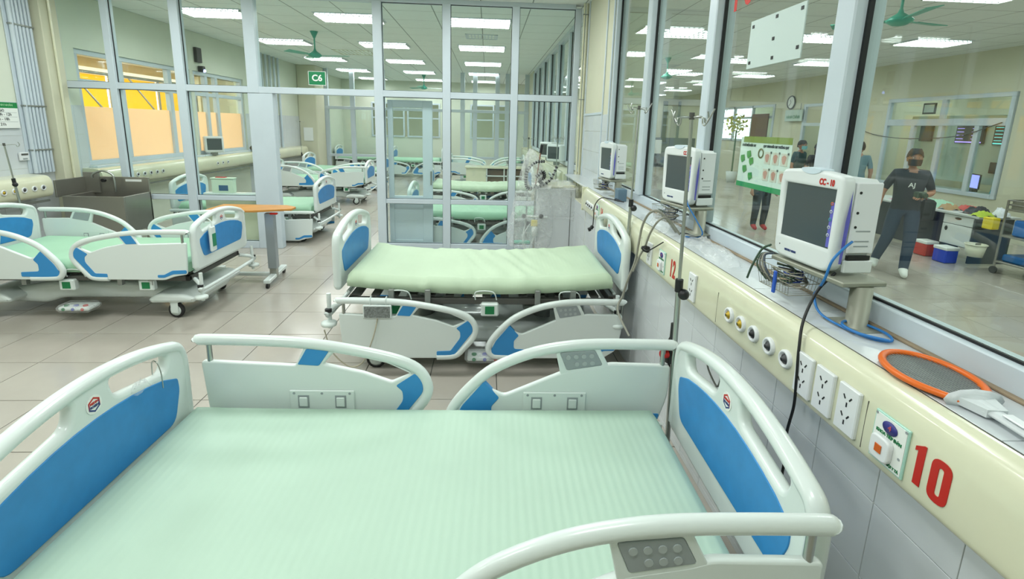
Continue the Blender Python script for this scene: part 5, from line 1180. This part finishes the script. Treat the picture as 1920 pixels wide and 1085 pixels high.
# ceiling fans and vents
def fan(label, loc, a0, drop):
    t = thing('ceiling_fan', label, 'fan', (loc[0], loc[1], CEIL))
    part('down_rod', MB().cyl((0,0,0), (0,0,-drop), 0.014, 10), FANG, t)
    part('canopy', MB().lathe([(0.0, -0.13), (0.02, -0.12), (0.075, 0.0), (0.0, 0.0)][::-1], 18), FANG, t)
    part('motor', MB().lathe([(0.0, -0.06), (0.06, -0.055), (0.12, -0.02), (0.125, 0.0), (0.09, 0.03), (0.03, 0.07), (0.016, 0.11), (0, 0.11)][::-1], 24, (0, 0, -drop)), FANG, t)
    for k in range(3):
        M = Matrix.Rotation(a0+k*2*PI/3, 4, 'Z') @ Matrix.Translation((0, 0, -drop-0.005)) @ Matrix.Rotation(0.16, 4, 'X')
        part('blade', MB().bbox(0.10, 0.22, -0.03, 0.03, -0.004, 0.004, 0.001, M).add([M @ Vector(p) for p in ((0.20, -0.055, -0.004), (0.62, -0.075, -0.004), (0.62, 0.075, -0.004), (0.20, 0.055, -0.004), (0.20, -0.055, 0.003), (0.62, -0.075, 0.003), (0.62, 0.075, 0.003), (0.20, 0.055, 0.003))], [(0,3,2,1),(4,5,6,7),(0,1,5,4),(1,2,6,5),(2,3,7,6),(3,0,4,7)]), FANG, t)
    return t
fan('teal ceiling fan above the doorway in the second room', (-3.25, 9.75), 0.0, 0.42)
fan('far teal ceiling fan beyond the second partition', (-2.2, 17.4), 0.4, 0.42)
fan('near teal ceiling fan in the hall behind the glass, cut by the top edge', (4.35, 5.3), 0.25, 0.42)
fan('far teal ceiling fan in the hall, seen beside the middle window post', (4.1, 11.5), 0.6, 0.42)
def vent(label, x, y, w_, d_, m):
    t = thing('ceiling_vent', label, 'vent', (x, y, CEIL))
    part('vent_frame', MB().box(-w_/2, w_/2, -d_/2, -d_/2+0.03, -0.012, 0).box(-w_/2, w_/2, d_/2-0.03, d_/2, -0.012, 0).box(-w_/2, -w_/2+0.03, -d_/2, d_/2, -0.012, 0).box(w_/2-0.03, w_/2, -d_/2, d_/2, -0.012, 0), m, t)
    part('vent_recess', MB().box(-w_/2+0.03, w_/2-0.03, -d_/2+0.03, d_/2-0.03, -0.003, -0.001), BLACK, t)
    for k in range(9): part('slat', MB().box(-w_/2+0.05+k*(w_-0.1)/8-0.01, -w_/2+0.05+k*(w_-0.1)/8+0.01, -d_/2+0.03, d_/2-0.03, -0.01, -0.004), m, t)
vent('white slatted air vent between the right hand ward ceiling lights', -0.14, 9.68, 0.6, 0.5, ALU)
vent('square beige air conditioner grille behind the ward fan', -3.2, 12.4, 0.85, 0.8, CREAM)
vent('small air vent in the hall ceiling', 4.5, 12.9, 0.7, 0.5, ALU)

# ============================================================ HALL BEHIND THE GLASS
DKB = mat('near_black_cloth', (38, 42, 50), 0.8); DENIM = mat('dark_denim', (46, 62, 84), 0.8); SKIN = mat('skin', (172, 126, 100), 0.55); HAIR = mat('black_hair', (16, 14, 14), 0.7)
BRH = mat('brown_hair', (110, 66, 44), 0.6, bump=0.6, bscale=60)
def skinned(verts, edges, radii, root, mats_fn, name, mats_):
    me = bpy.data.meshes.new('tmp'); me.from_pydata(verts, edges, []); ob = bpy.data.objects.new('tmp', me); COL.objects.link(ob)
    md = ob.modifiers.new('s', 'SKIN'); md.use_smooth_shade = True
    for i, r_ in enumerate(radii):
        v = me.skin_vertices[0].data[i]; v.radius = (r_, r_) if not isinstance(r_, tuple) else r_; v.use_root = (i == root)
    sb = ob.modifiers.new('u', 'SUBSURF'); sb.levels = 3; sb.render_levels = 3
    dg = bpy.context.evaluated_depsgraph_get(); ev = ob.evaluated_get(dg); m2 = bpy.data.meshes.new_from_object(ev)
    bpy.data.objects.remove(ob)
    setmats(m2, *mats_)
    for p in m2.polygons: p.material_index = mats_fn(p.center); p.use_smooth = True
    m2.name = name
    return m2
def hand(mb, wrist, d, side, curl=0.3, thumb=1):
    """palm and five fingers growing from the wrist along d"""
    w_ = Vector(wrist); d = Vector(d).normalized(); s = (Vector(side)-d*Vector(side).dot(d)).normalized(); n_ = d.cross(s)
    mb.tube([w_-d*0.02, w_+d*0.03, w_+d*0.075, w_+d*0.09], 0.03, 10, sy=0.5, rad=[0.026, 0.036, 0.040, 0.034])
    for k, (o_, L) in enumerate(((-0.028, 0.062), (-0.010, 0.075), (0.010, 0.07), (0.027, 0.052))):
        p0 = w_+d*0.075+s*o_; p1 = p0+d*L*0.5+n_*curl*0.012; p2 = p1+(d*(1-curl)+n_*curl)*L*0.4; mb.tube([p0, p1, p2], 0.009, 6, rad=[0.0095, 0.009, 0.007])
    p0 = w_+d*0.03-s*0.03*thumb; mb.tube([p0, p0+d*0.03-s*0.025*thumb, p0+d*0.055-s*0.03*thumb+n_*0.01], 0.01, 6, rad=[0.012, 0.010, 0.008])
def person(label, loc, rz, H, shirt, trousers, hair, pose, mask=None, long_hair=False, glasses=False, text=None, shoes=PAPER):
    """local: facing -y, z up; pose = dict of joint overrides"""
    s = H/1.70
    J = dict(pel=(0,0,.95), wai=(0,0,1.06), chs=(0,.01,1.26), nek=(0,.01,1.42), hb=(0,-.005,1.50), shr=(-.17,.01,1.38), shl=(.17,.01,1.38),
             elr=(-.24,.03,1.10), ell=(.24,.03,1.10), wrr=(-.25,-.05,.86), wrl=(.25,-.05,.86), hir=(-.09,0,.90), hil=(.09,0,.90),
             knr=(-.10,-.02,.50), knl=(.10,-.02,.50), anr=(-.10,.03,.09), anl=(.10,.03,.09), tor=(-.11,-.13,.035), tol=(.11,-.13,.035))
    J.update(pose)
    names = list(J); idx = {n_: i for i, n_ in enumerate(names)}
    V_ = [tuple(c*s for c in J[n_]) for n_ in names]
    E_ = [(idx[a], idx[b]) for a, b in (('pel','wai'),('wai','chs'),('chs','nek'),('nek','hb'),('chs','shr'),('chs','shl'),('shr','elr'),('shl','ell'),('elr','wrr'),('ell','wrl'),('pel','hir'),('pel','hil'),('hir','knr'),('hil','knl'),('knr','anr'),('knl','anl'),('anr','tor'),('anl','tol'))]
    Rr = dict(pel=(.15,.11), wai=(.145,.10), chs=(.165,.115), nek=.055, hb=.05, shr=.07, shl=.07, elr=.044, ell=.044, wrr=.028, wrl=.028, hir=.105, hil=.105, knr=.078, knl=.078, anr=.058, anl=.058, tor=.036, tol=.036)
    rad = [tuple(q*s for q in Rr[n_]) if isinstance(Rr[n_], tuple) else Rr[n_]*s for n_ in names]
    bones = [('sk',J['nek'],J['hb']),('sh',J['pel'],J['chs']),('sh',J['chs'],(0,.01,1.37)),('sh',J['shr'],J['shl']),('tr',(0,0,.86),(0,0,.90)),('tr',J['hir'],J['knr']),('tr',J['hil'],J['knl']),('tr',J['knr'],J['anr']),('tr',J['knl'],J['anl']),('fo',J['anr'],J['tor']),('fo',J['anl'],J['tol'])]
    for a, b, c in (('shr','elr','wrr'),('shl','ell','wrl')):
        A, B_, C_ = Vector(J[a]), Vector(J[b]), Vector(J[c]); M_ = A.lerp(B_, 0.75); bones += [('sh', A, M_), ('sk', M_+(B_-M_)*0.4, B_), ('sk', B_, C_)]
    mi = {'sh': 0, 'tr': 1, 'sk': 2, 'fo': 3}
    def fn(c):
        best = None; c = c/s
        for k, a, b in bones:
            a = Vector(a); b = Vector(b); t = max(0, min(1, (c-a).dot(b-a)/max(1e-6, (b-a).length_squared))); d_ = (c-(a+(b-a)*t)).length
            if k == 'sk' and d_ > 0.055 and c.z < 1.38: d_ += 0.2
            if best is None or d_ < best[0]: best = (d_, k)
        k = best[1]
        if k in ('sh', 'tr') and 0.80 < c.z < 1.12: k = 'sh' if c.z > 0.90 else 'tr'
        if k in ('sh', 'sk') and c.z > 1.30 and abs(c.x) < 0.2: k = 'sk' if (c.z > 1.402 and math.hypot(c.x, c.y-0.005) < 0.075) else 'sh'
        return mi[k]
    body = skinned(V_, E_, rad, 0, fn, 'body', [shirt, trousers, SKIN, shoes])
    mb = MB()
    hc = Vector((0, -.025, 1.585))*s
    # head with jaw, nose and ears
    vs = []; n_, m_ = 20, 14
    for i in range(m_+1):
        th = PI*i/m_
        for k in range(n_):
            a = 2*PI*k/n_; x = math.sin(th)*math.cos(a)*0.078; y = math.sin(th)*math.sin(a)*0.098; z = math.cos(th)*0.118
            if z < 0: x *= 1-0.28*(-z/0.118)**1.5; y *= 1-0.12*(-z/0.118)
            if y < 0 and abs(x) < 0.03 and -0.035 < z < 0.02: y -= 0.014*(1-abs(x)/0.03)
            vs.append(hc+Vector((x, y, z))*s)
    mb.add(vs, [(i*n_+k, (i+1)*n_+k, (i+1)*n_+(k+1) % n_, i*n_+(k+1) % n_) for i in range(m_) for k in range(n_)], True)
    mb.tube([hc+Vector((0,-.095,.0))*s, hc+Vector((0,-.118,-.028))*s, hc+Vector((0,-.10,-.036))*s], .011*s, 6, rad=[.008*s, .013*s, .008*s])
    for q in (-1, 1): mb.ball(hc+Vector((q*.079, .0, -.01))*s, .024*s, 8, 6, (.4, .7, 1.2))
    for a, b, q in (('elr', 'wrr', -1), ('ell', 'wrl', 1)):
        A, B_ = Vector(J[a])*s, Vector(J[b])*s; hand(mb, B_, (B_-A), (0, 1, 0.2), 0.45, q)
    hm_ = mb.mesh('h', SKIN)
    for p in hm_.polygons: p.material_index = 2
    full = join([body, hm_], 'body', [shirt, trousers, SKIN, shoes])
    t = thing('person', label, 'person', loc, rz)
    link('body', full, t)
    for q in (-1, 1):
        part('eye', MB().ball(hc+Vector((q*.030, -.0825, .010))*s, .0095*s, 10, 8, (1.3, 1, 0.7)), PAPER, t); part('pupil', MB().ball(hc+Vector((q*.030, -.0885, .010))*s, .0052*s, 8, 6), BLACK, t)
    if not mask: part('mouth', MB().tube([hc+Vector((-.022, -.090, -.062))*s, hc+Vector((0, -.097, -.064))*s, hc+Vector((.022, -.090, -.062))*s], .004*s, 6), RED, t)
    hb_ = MB(); vs = []
    for i in range(9):
        th = PI*0.60*i/8
        for k in range(24):
            a = 2*PI*k/24; front = max(0, -math.sin(a)); thk = th*(1-0.40*front**1.5)*(0.80 if abs(math.cos(a)) > 0.8 else 1.0); 
            wob = 1+0.07*noise.noise(Vector((k*0.9, i*0.9, 1)))
            vs.append(hc+Vector((math.sin(thk)*math.cos(a)*0.091*wob, math.sin(thk)*math.sin(a)*0.117*wob+0.002, min(0.128, math.cos(thk)*0.150)*wob))*s)
    hb_.add(vs, [(i*24+k, (i+1)*24+k, (i+1)*24+(k+1) % 24, i*24+(k+1) % 24) for i in range(8) for k in range(24)], True)
    if long_hair: hb_.ball(hc+Vector((0, .05, -.07))*s, .10*s, 14, 10, (0.95, 0.6, 1.6))
    part('hair', hb_, hair, t)
    if mask:
        mk = MB(); vs = []
        for i in range(7):
            for k in range(11):
                a = -PI/2+(k-5)/5*1.15; z = -0.095+0.085*i/6; rr = 1-0.25*max(0, -z-0.05)/0.05*0.5
                vs.append(hc+Vector((math.cos(a)*0.084*rr, math.sin(a)*0.110*rr-0.024*math.exp(-((k-5)/2)**2), z))*s)
        mk.add(vs, [(i*11+k, i*11+k+1, (i+1)*11+k+1, (i+1)*11+k) for i in range(6) for k in range(10)], True)
        part('face_mask', mk, mask, t)
    if glasses:
        for q in (-1, 1): part('glasses', MB().tube([hc+Vector((q*.032+.021*math.cos(2*PI*k/14), -.104+abs(.021*math.cos(2*PI*k/14))*.2, .012+.015*math.sin(2*PI*k/14)))*s for k in range(14)], .0018*s, 5, True), STEEL, t)
    if text:
        link('white_lettering', setmats(text_mesh(text, 0.085*s, 0.001, Matrix.Translation(Vector((0, -.125, 1.235))*s) @ XZ, 0.001), PAPER), t)
    return t
man = person('man in a black T-shirt and mask walking behind the glass', (5.55, 6.12, 0), math.radians(-28), 1.66, DKB, DENIM, HAIR,
   dict(elr=(-.27,.05,1.12), wrr=(-.31,-.03,.90), ell=(.27,.03,1.13), wrl=(.09,-.20,1.10), hir=(-.09,0,.90), knr=(-.13,.02,.50), anr=(-.20,.16,.13), tor=(-.22,.02,.06), knl=(.09,-.10,.50), anl=(.06,-.18,.09), tol=(.05,-.34,.035)),
   mask=mat('black_mask', (30, 34, 42), 0.8), glasses=True, text='AJ')
bg = thing('shoulder_bag', 'black shoulder bag with a red strap on the walking man', 'bag', (5.78, 6.16, 0), math.radians(-28))
part('bag_body', MB().bbox(-0.02, 0.14, -0.16, 0.16, 0.74, 1.02, 0.03), mat('black_bag_cloth', (34, 36, 40), 0.7), bg)
part('strap', MB().tube(smoothpath([(0.05, -0.10, 1.0), (-0.06, -0.14, 1.18), (-0.14, -0.10, 1.34), (-0.20, 0.0, 1.40)], 6), 0.008, 6), mat('red_strap', (150, 50, 44), 0.7), bg)
tag(part('camera', MB().bbox(-0.06, 0.06, -0.04, 0.04, -0.04, 0.04, 0.01).cyl((0, -0.04, 0), (0, -0.09, 0), 0.03, 14), mat('green_black_camera', (60, 78, 60), 0.5), None, (5.50, 5.88, 1.10)), 'small dark camera held in the hand of the walking man', 'camera')
person('person in a blue surgical mask at the back of the hall', (7.6, 11.6, 0), 0.4, 1.66, mat('dark_teal_cloth', (50, 80, 84), 0.8), DKB, HAIR, {}, mask=mat('surgical_mask_teal', (110, 190, 196), 0.7))
person('dark haired person in black at the back of the hall beside the brown haired one', (7.7, 11.1, 0), 2.9, 1.60, DKB, DKB, HAIR, {}, long_hair=True)
person('person with long brown hair at the back of the hall above the monitor', (7.75, 10.75, 0), 2.6, 1.60, DKB, DKB, BRH, {}, long_hair=True)
person('short haired person in a grey blue shirt right of the window post', (7.85, 10.0, 0), 2.7, 1.68, mat('grey_blue_cloth', (104, 136, 146), 0.8), DKB, HAIR, {})
person('dark clothed person with red shoes whose legs show under the poster', (5.2, 8.9, 0), 0.0, 1.55, DKB, mat('dark_grey_cloth', (50, 54, 58), 0.8), HAIR, {}, shoes=mat('red_shoes', (180, 50, 50), 0.6))

# desk, bins and trolley
WD = mat('white_laminate', (214, 220, 220), 0.4); DG = mat('dark_grey_laminate', (56, 62, 68), 0.5)
dk = thing('nurse_desk', 'grey and white nurse desk covered in clutter behind the glass', 'desk', (7.0, 6.5, 0))
part('desk_top', MB().bbox(-0.03, 0.62, -0.05, 2.3, 0.70, 0.73, 0.004), mat('pale_worktop', (196, 202, 200), 0.4), dk)
part('side_panel', MB().bbox(0.0, 0.58, 0.0, 0.03, 0.03, 0.70, 0.003), DG, dk)
part('drawer_unit', MB().bbox(0.02, 0.55, 0.03, 0.50, 0.24, 0.70, 0.004), DG, dk)
part('drawer', MB().bbox(0.0, 0.02, 0.04, 0.50, 0.56, 0.69, 0.003), WD, dk); dr = part('cabinet_door', MB().bbox(0.0, 0.02, 0.04, 0.50, 0.25, 0.55, 0.003), WD, dk)
part('door_handle', MB().ball((-0.002, 0.43, 0.48), 0.03, 10, 8, (0.3, 0.8, 1.2)), BLACK, dk); part('drawer_handle', MB().ball((-0.002, 0.27, 0.65), 0.03, 10, 8, (0.3, 1.8, 0.6)), BLACK, dk)
part('back_panel', MB().bbox(0.30, 0.33, 0.5, 2.25, 0.03, 0.70, 0.003), DG, dk)
part('shelf_box', MB().bbox(0.0, 0.30, 0.9, 1.5, 0.50, 0.69, 0.003), DG, dk)
def bin_(label, loc, r_, h_, m, nm='bucket', cat='bucket', rim=None):
    t = thing(nm, label, cat, loc)
    part('bucket_body', MB().lathe([(0, 0), (r_*0.78, 0), (r_, h_), (r_*0.96, h_), (r_*0.74, 0.01), (0, 0.01)], 22), m, t)
    part('rim', MB().tube([(r_*1.03*math.cos(2*PI*k/22), r_*1.03*math.sin(2*PI*k/22), h_) for k in range(22)], 0.009, 6, True), rim or m, t)
    return t
def box_bin(label, loc, m):
    t = thing('waste_bin', label, 'bin', loc)
    part('bin_body', MB().bbox(-0.10, 0.10, -0.11, 0.11, 0, 0.20, 0.015), m, t); part('liner', MB().bbox(-0.105, 0.105, -0.115, 0.115, 0.19, 0.24, 0.01), PAPER, t)
box_bin('red waste bin on the hall floor beside the desk', (6.92, 7.12, 0), mat('red_bin', (196, 50, 40), 0.4))
box_bin('blue waste bin on the hall floor under the desk drawers', (6.86, 6.72, 0), mat('blue_bin', (44, 66, 200), 0.4))
tb = [((7.25, 6.75), (0.16, 0.13, 0.08), (40, 44, 52), 'dark bag slumped on the front of the nurse desk', 'bag'), ((7.12, 6.54), (0.13, 0.10, 0.05), (176, 200, 60), 'lime green cloth bundle at the front corner of the nurse desk', 'cloth'),
      ((7.35, 6.42+0.08), (0.10, 0.10, 0.09), (220, 226, 232), 'white plastic bag on the desk beside the lime green bundle', 'bag'), ((7.20, 7.15), (0.12, 0.12, 0.06), (170, 140, 100), 'small brown paper bundle on the desk behind the dark bag', 'parcel'),
      ((7.4, 7.6), (0.22, 0.26, 0.07), (160, 206, 180), 'pale green cloth pile on the far part of the nurse desk', 'cloth'), ((7.35, 8.1), (0.20, 0.22, 0.06), (220, 160, 190), 'pink bundle on the far end of the nurse desk', 'cloth'), ((7.42, 7.05), (0.14, 0.14, 0.06), (196, 80, 76), 'red cloth in the middle of the nurse desk', 'cloth')]
for i, ((x, y), (sx, sy, h), c, lab, cat) in enumerate(tb):
    tag(part('desk_bundle', crumple(14, 14, sx, sy, h*1.4, i+20, 0.04), mat('bundle_%d' % i, c, 0.6), None, (x, y, 0.731)), lab, cat, 'clutter on the nurse desk')
# computer on a counter inside the nurse room
ct = thing('room_counter', 'white counter inside the nurse room under the window', 'counter', (XH+0.3, 8.6, 0)); part('counter_top', MB().bbox(0, 0.5, 0, 2.4, 0.72, 0.76, 0.004), WD, ct); part('counter_front', MB().bbox(0.03, 0.06, 0.02, 2.38, 0, 0.72, 0.003), WD, ct)
pc = thing('computer_monitor', 'computer screen glowing violet on the counter behind the window', 'monitor', (XH+0.5, 9.42, 0.76), math.radians(-20))
part('screen_case', MB().bbox(0, 0.03, -0.22, 0.22, 0.06, 0.36, 0.008), BLACK, pc); part('screen', MB().box(-0.002, 0, -0.20, 0.20, 0.08, 0.34), mat('violet_glow', (150, 150, 240), 0.4, emit=(140, 140, 250), estr=1.6), pc); part('screen_stand', MB().bbox(-0.02, 0.08, -0.08, 0.08, 0, 0.06, 0.004), BLACK, pc)
bl = thing('cyan_gown', 'cyan gown hanging above the computer in the nurse room', 'gown', (XH+0.7, 9.0, 0.76)); part('gown', crumple(12, 12, 0.14, 0.16, 0.45, 41, 0.08), mat('cyan_cloth', (90, 190, 210), 0.7), bl)
# screens and frames seen through the nurse window
def wall_screen(label, y, z, w_, h_, kind):
    t = thing('wall_screen', label, 'screen', (XH+0.76, y, z))
    part('screen_case', MB().bbox(0, 0.05, -w_/2, w_/2, -h_/2, h_/2, 0.006), BLACK, t)
    if kind == 'off': part('screen', MB().box(-0.002, 0, -w_/2+0.02, w_/2-0.02, -h_/2+0.02, h_/2-0.02), mat('off_screen', (56, 66, 66), 0.3), t)
    else:
        c = {'violet': (170, 140, 230), 'green': (90, 190, 190)}[kind]; m = mat('glow_'+kind, c, 0.5, emit=c, estr=1.5)
        part('screen', MB().box(-0.002, 0, -w_/2+0.02, w_/2-0.02, -h_/2+0.02, h_/2-0.02), mat('dim_'+kind, (86, 66, 60), 0.4), t)
        for k in range(5):
            zz = h_/2-0.05-k*(h_-0.08)/5
            part('trace_line', MB().box(-0.004, -0.002, w_*0.20, w_/2-0.03, zz-0.010, zz+0.002), m, t); part('trace_line', MB().box(-0.004, -0.002, -w_*0.40, -w_*0.08, zz-0.008, zz+0.002), m, t)
        part('status_bar', MB().box(-0.004, -0.002, -w_/2+0.03, w_/2-0.02, -h_/2+0.02, -h_/2+0.045), m, t)
wall_screen('switched off dark screen on the left of the nurse window', 11.0, 1.93, 0.32, 0.40, 'off')
wall_screen('violet lit wall screen in the middle of the nurse window', 9.95, 1.93, 0.62, 0.44, 'violet')
wall_screen('green lit wall screen at the right of the nurse window', 9.15, 1.90, 0.60, 0.40, 'green')
wall_screen('small dark screen low behind the right of the nurse window', 9.25, 1.25, 0.3, 0.22, 'off')
pf = thing('picture_frame', 'small dark framed picture behind the upper nurse window pane', 'picture', (XH+0.5, 10.75, 2.45), 0.0)
part('frame', MB().bbox(0, 0.03, -0.16, 0.16, -0.12, 0.12, 0.004), mat('dark_brown_frame', (60, 50, 44), 0.5), pf); part('picture', MB().box(-0.002, 0, -0.125, 0.125, -0.085, 0.085), PAPER, pf)
nbk = thing('screen_partition', 'tall pale partition carrying the screens in the nurse room', 'panel', (XH+0.82, 8.5, 0)); part('panel', MB().bbox(0, 0.04, 0, 3.0, 0.9, 2.3, 0.004), WALLW, nbk)
part('panel_post', MB().bbox(0, 0.04, 0.2, 0.3, 0, 0.9, 0.004).bbox(0, 0.04, 2.6, 2.7, 0, 0.9, 0.004), WALLW, nbk)
# trolley
tr_ = thing('steel_trolley', 'stainless steel trolley with three shelves at the right edge', 'trolley', (7.02, 5.32, 0))
for z in (0.16, 0.52, 0.88): part('shelf', MB().bbox(0, 0.55, 0, 0.85, z, z+0.025, 0.004), STN, tr_)
for x in (0.01, 0.54):
    for y in (0.01, 0.84): part('post', MB().cyl((x, y, 0.10), (x, y, 1.02), 0.014, 10), STN, tr_); part('caster', MB().cyl((x-0.012, y, 0.05), (x+0.012, y, 0.05), 0.05, 14).cyl((x, y, 0.08), (x, y, 0.11), 0.01, 8), RUBBER, tr_)
for z in (1.02, 0.96): part('guard_rail', MB().tube([(0.01, 0.01, z), (0.01, 0.84, z), (0.54, 0.84, z), (0.54, 0.01, z)], 0.009, 8, True), STN, tr_)
part('rail_panel', MB().bbox(0.02, 0.03, 0.03, 0.80, 0.905, 1.01, 0.003), STN, tr_)
tag(part('tray', MB().bbox(0.04, 0.5, 0.05, 0.75, 0, 0.22, 0.02), mat('bright_blue_tray', (30, 110, 190), 0.4), None, (7.02, 5.32, 0.546)), 'bright blue bag on the middle shelf of the trolley', 'bag')
tag(part('tray', MB().bbox(0.04, 0.5, 0.35, 0.80, 0, 0.10, 0.02), mat('deep_blue_tray', (20, 96, 160), 0.4), None, (7.02, 5.32, 0.186)), 'deep blue tray on the bottom shelf of the trolley', 'tray')
bin_('yellow basin on the bottom shelf of the trolley', (7.2, 5.50, 0.186), 0.13, 0.14, mat('yellow_plastic', (228, 200, 50), 0.4), 'basin', 'basin')
wb = bin_('small white bucket with a recycling mark at the end of the trolley', (6.90, 6.34, 0.19), 0.12, 0.17, mat('white_bucket', (226, 228, 206), 0.4))
part('hanger', MB().bbox(-0.01, 0.07, -0.005, 0.005, 0.16, 0.19, 0.002), STN, wb); part('recycling_mark', MB().tube([(-0.093, 0.03, 0.06), (-0.098, 0.0, 0.11), (-0.093, -0.03, 0.06)], 0.004, 5, True), BLACK, wb)
tag(part('sharps_box', MB().bbox(-0.06, 0.06, -0.07, 0.07, 0, 0.16, 0.01), mat('yellow_sharps', (232, 210, 30), 0.4), None, (6.97, 6.27, 0.60)), 'bright yellow sharps box hanging off the trolley end', 'box')
# clock, signs, door sign
ck = thing('wall_clock', 'round wall clock high beside the hall door', 'clock', (XH-0.03, 15.05, 2.76)); part('clock_rim', MB().tube([(0, 0.19*math.cos(2*PI*k/24), 0.19*math.sin(2*PI*k/24)) for k in range(24)], 0.02, 6, True), DARK, ck); part('clock_face', MB().cyl((0.0, 0, 0), (0.02, 0, 0), 0.18, 24), PAPER, ck)
for a, L in ((0.6, 0.10), (2.4, 0.14)): part('clock_hand', MB().tube([(-0.004, 0, 0), (-0.004, L*math.sin(a), L*math.cos(a))], 0.005, 5), BLACK, ck)
hs = thing('hanging_sign', 'pale hanging sign under the wall clock', 'sign', (XH-0.1, 14.75, 2.36)); part('sign_plate', MB().bbox(0, 0.03, -0.42, 0.42, -0.17, 0.17, 0.004), mat('pale_green_sign', (190, 208, 200), 0.5), hs); wall_text('HÀNH CHÍNH', 0.13, -0.003, 0, -0.05, GREENS, hs, 0.001, 0.8); part('sign_rod', MB().cyl((0.015, -0.3, 0.17), (0.015, -0.3, 0.35), 0.01, 6), STEEL, hs)
es = thing('exit_sign', 'small dark green sign high on the hall wall', 'sign', (XH-0.02, 13.2, 2.80)); part('sign_plate', MB().bbox(0, 0.02, -0.12, 0.12, -0.09, 0.09, 0.003), mat('dark_green_sign', (50, 88, 70), 0.5), es); wall_text('C5', 0.10, -0.002, 0, 0, mat('pale_print', (180, 220, 180), 0.5), es)
cable('wall_cable', [(XH-0.02, 12.3, 2.06), (XH-0.02, 11.6, 1.86), (XH-0.05, 10.6, 1.78), (XH-0.05, 9.4, 1.86), (XH-0.04, 8.6, 2.12)], 0.008, DARK, 'sagging dark cable across the hall wall and nurse window')
# dark pipes / frames at the far end of the hall
ep = thing('display_stand', 'dark free standing screen panel at the far end of the hall', 'panel', (8.0, 21.5, 0)); part('panel', MB().bbox(-1.2, 1.2, 0, 0.05, 0.2, 1.5, 0.004), mat('dark_grey_panel', (84, 92, 96), 0.5), ep); part('panel_foot', MB().bbox(-1.2, -1.1, -0.2, 0.25, 0, 0.2, 0.004).bbox(1.1, 1.2, -0.2, 0.25, 0, 0.2, 0.004), DARK, ep); part('paper', MB().box(-0.9, -0.3, -0.01, 0, 0.8, 1.4), PAPER, ep)
cu = thing('curtain', 'dark striped curtain strips on the far end wall of the hall', 'curtain', (8.5, YE-0.08, 0))
for x in (0.0, 0.75): part('curtain_strip', MB().bbox(x, x+0.22, 0, 0.05, 1.2, 3.2, 0.01), mat('grey_green_cloth', (112, 122, 116), 0.8), cu)
pt = thing('potted_plant', 'yellow green artificial flower bunch near the far hall windows', 'plant', (XH-0.35, 17.6, 0)); part('pot', MB().lathe([(0, 0), (0.15, 0), (0.2, 0.4), (0, 0.4)], 14), WHITE, pt)
part('stem', MB().cyl((0, 0, 0.4), (0, 0, 1.9), 0.03, 8), mat('stem_green', (80, 110, 60), 0.7), pt)
r = random.Random(2); mbf = MB()
for k in range(90):
    a, b_, c_ = r.gauss(0, 0.16), r.gauss(0, 0.22), r.gauss(0, 0.16); p0 = Vector((a, b_, 2.1+c_)); u = Vector((r.uniform(-1, 1), r.uniform(-1, 1), r.uniform(-1, 1))).normalized()*0.09; v_ = u.cross(Vector((0.3, 0.5, 1))).normalized()*0.05
    mbf.add([p0-u, p0+v_, p0+u, p0-v_], [(0, 1, 2, 3)])
o = part('blossom', mbf, mat('yellow_green_leaf', (206, 204, 90), 0.7), pt); o['kind'] = 'stuff'
bd_ = thing('notice_board', 'brown board leaning by the far hall windows', 'board', (XH-0.1, 16.6, 1.55)); part('board_sheet', MB().bbox(0, 0.04, -0.5, 0.5, 0, 0.9, 0.004), mat('brown_board', (118, 92, 80), 0.6), bd_)
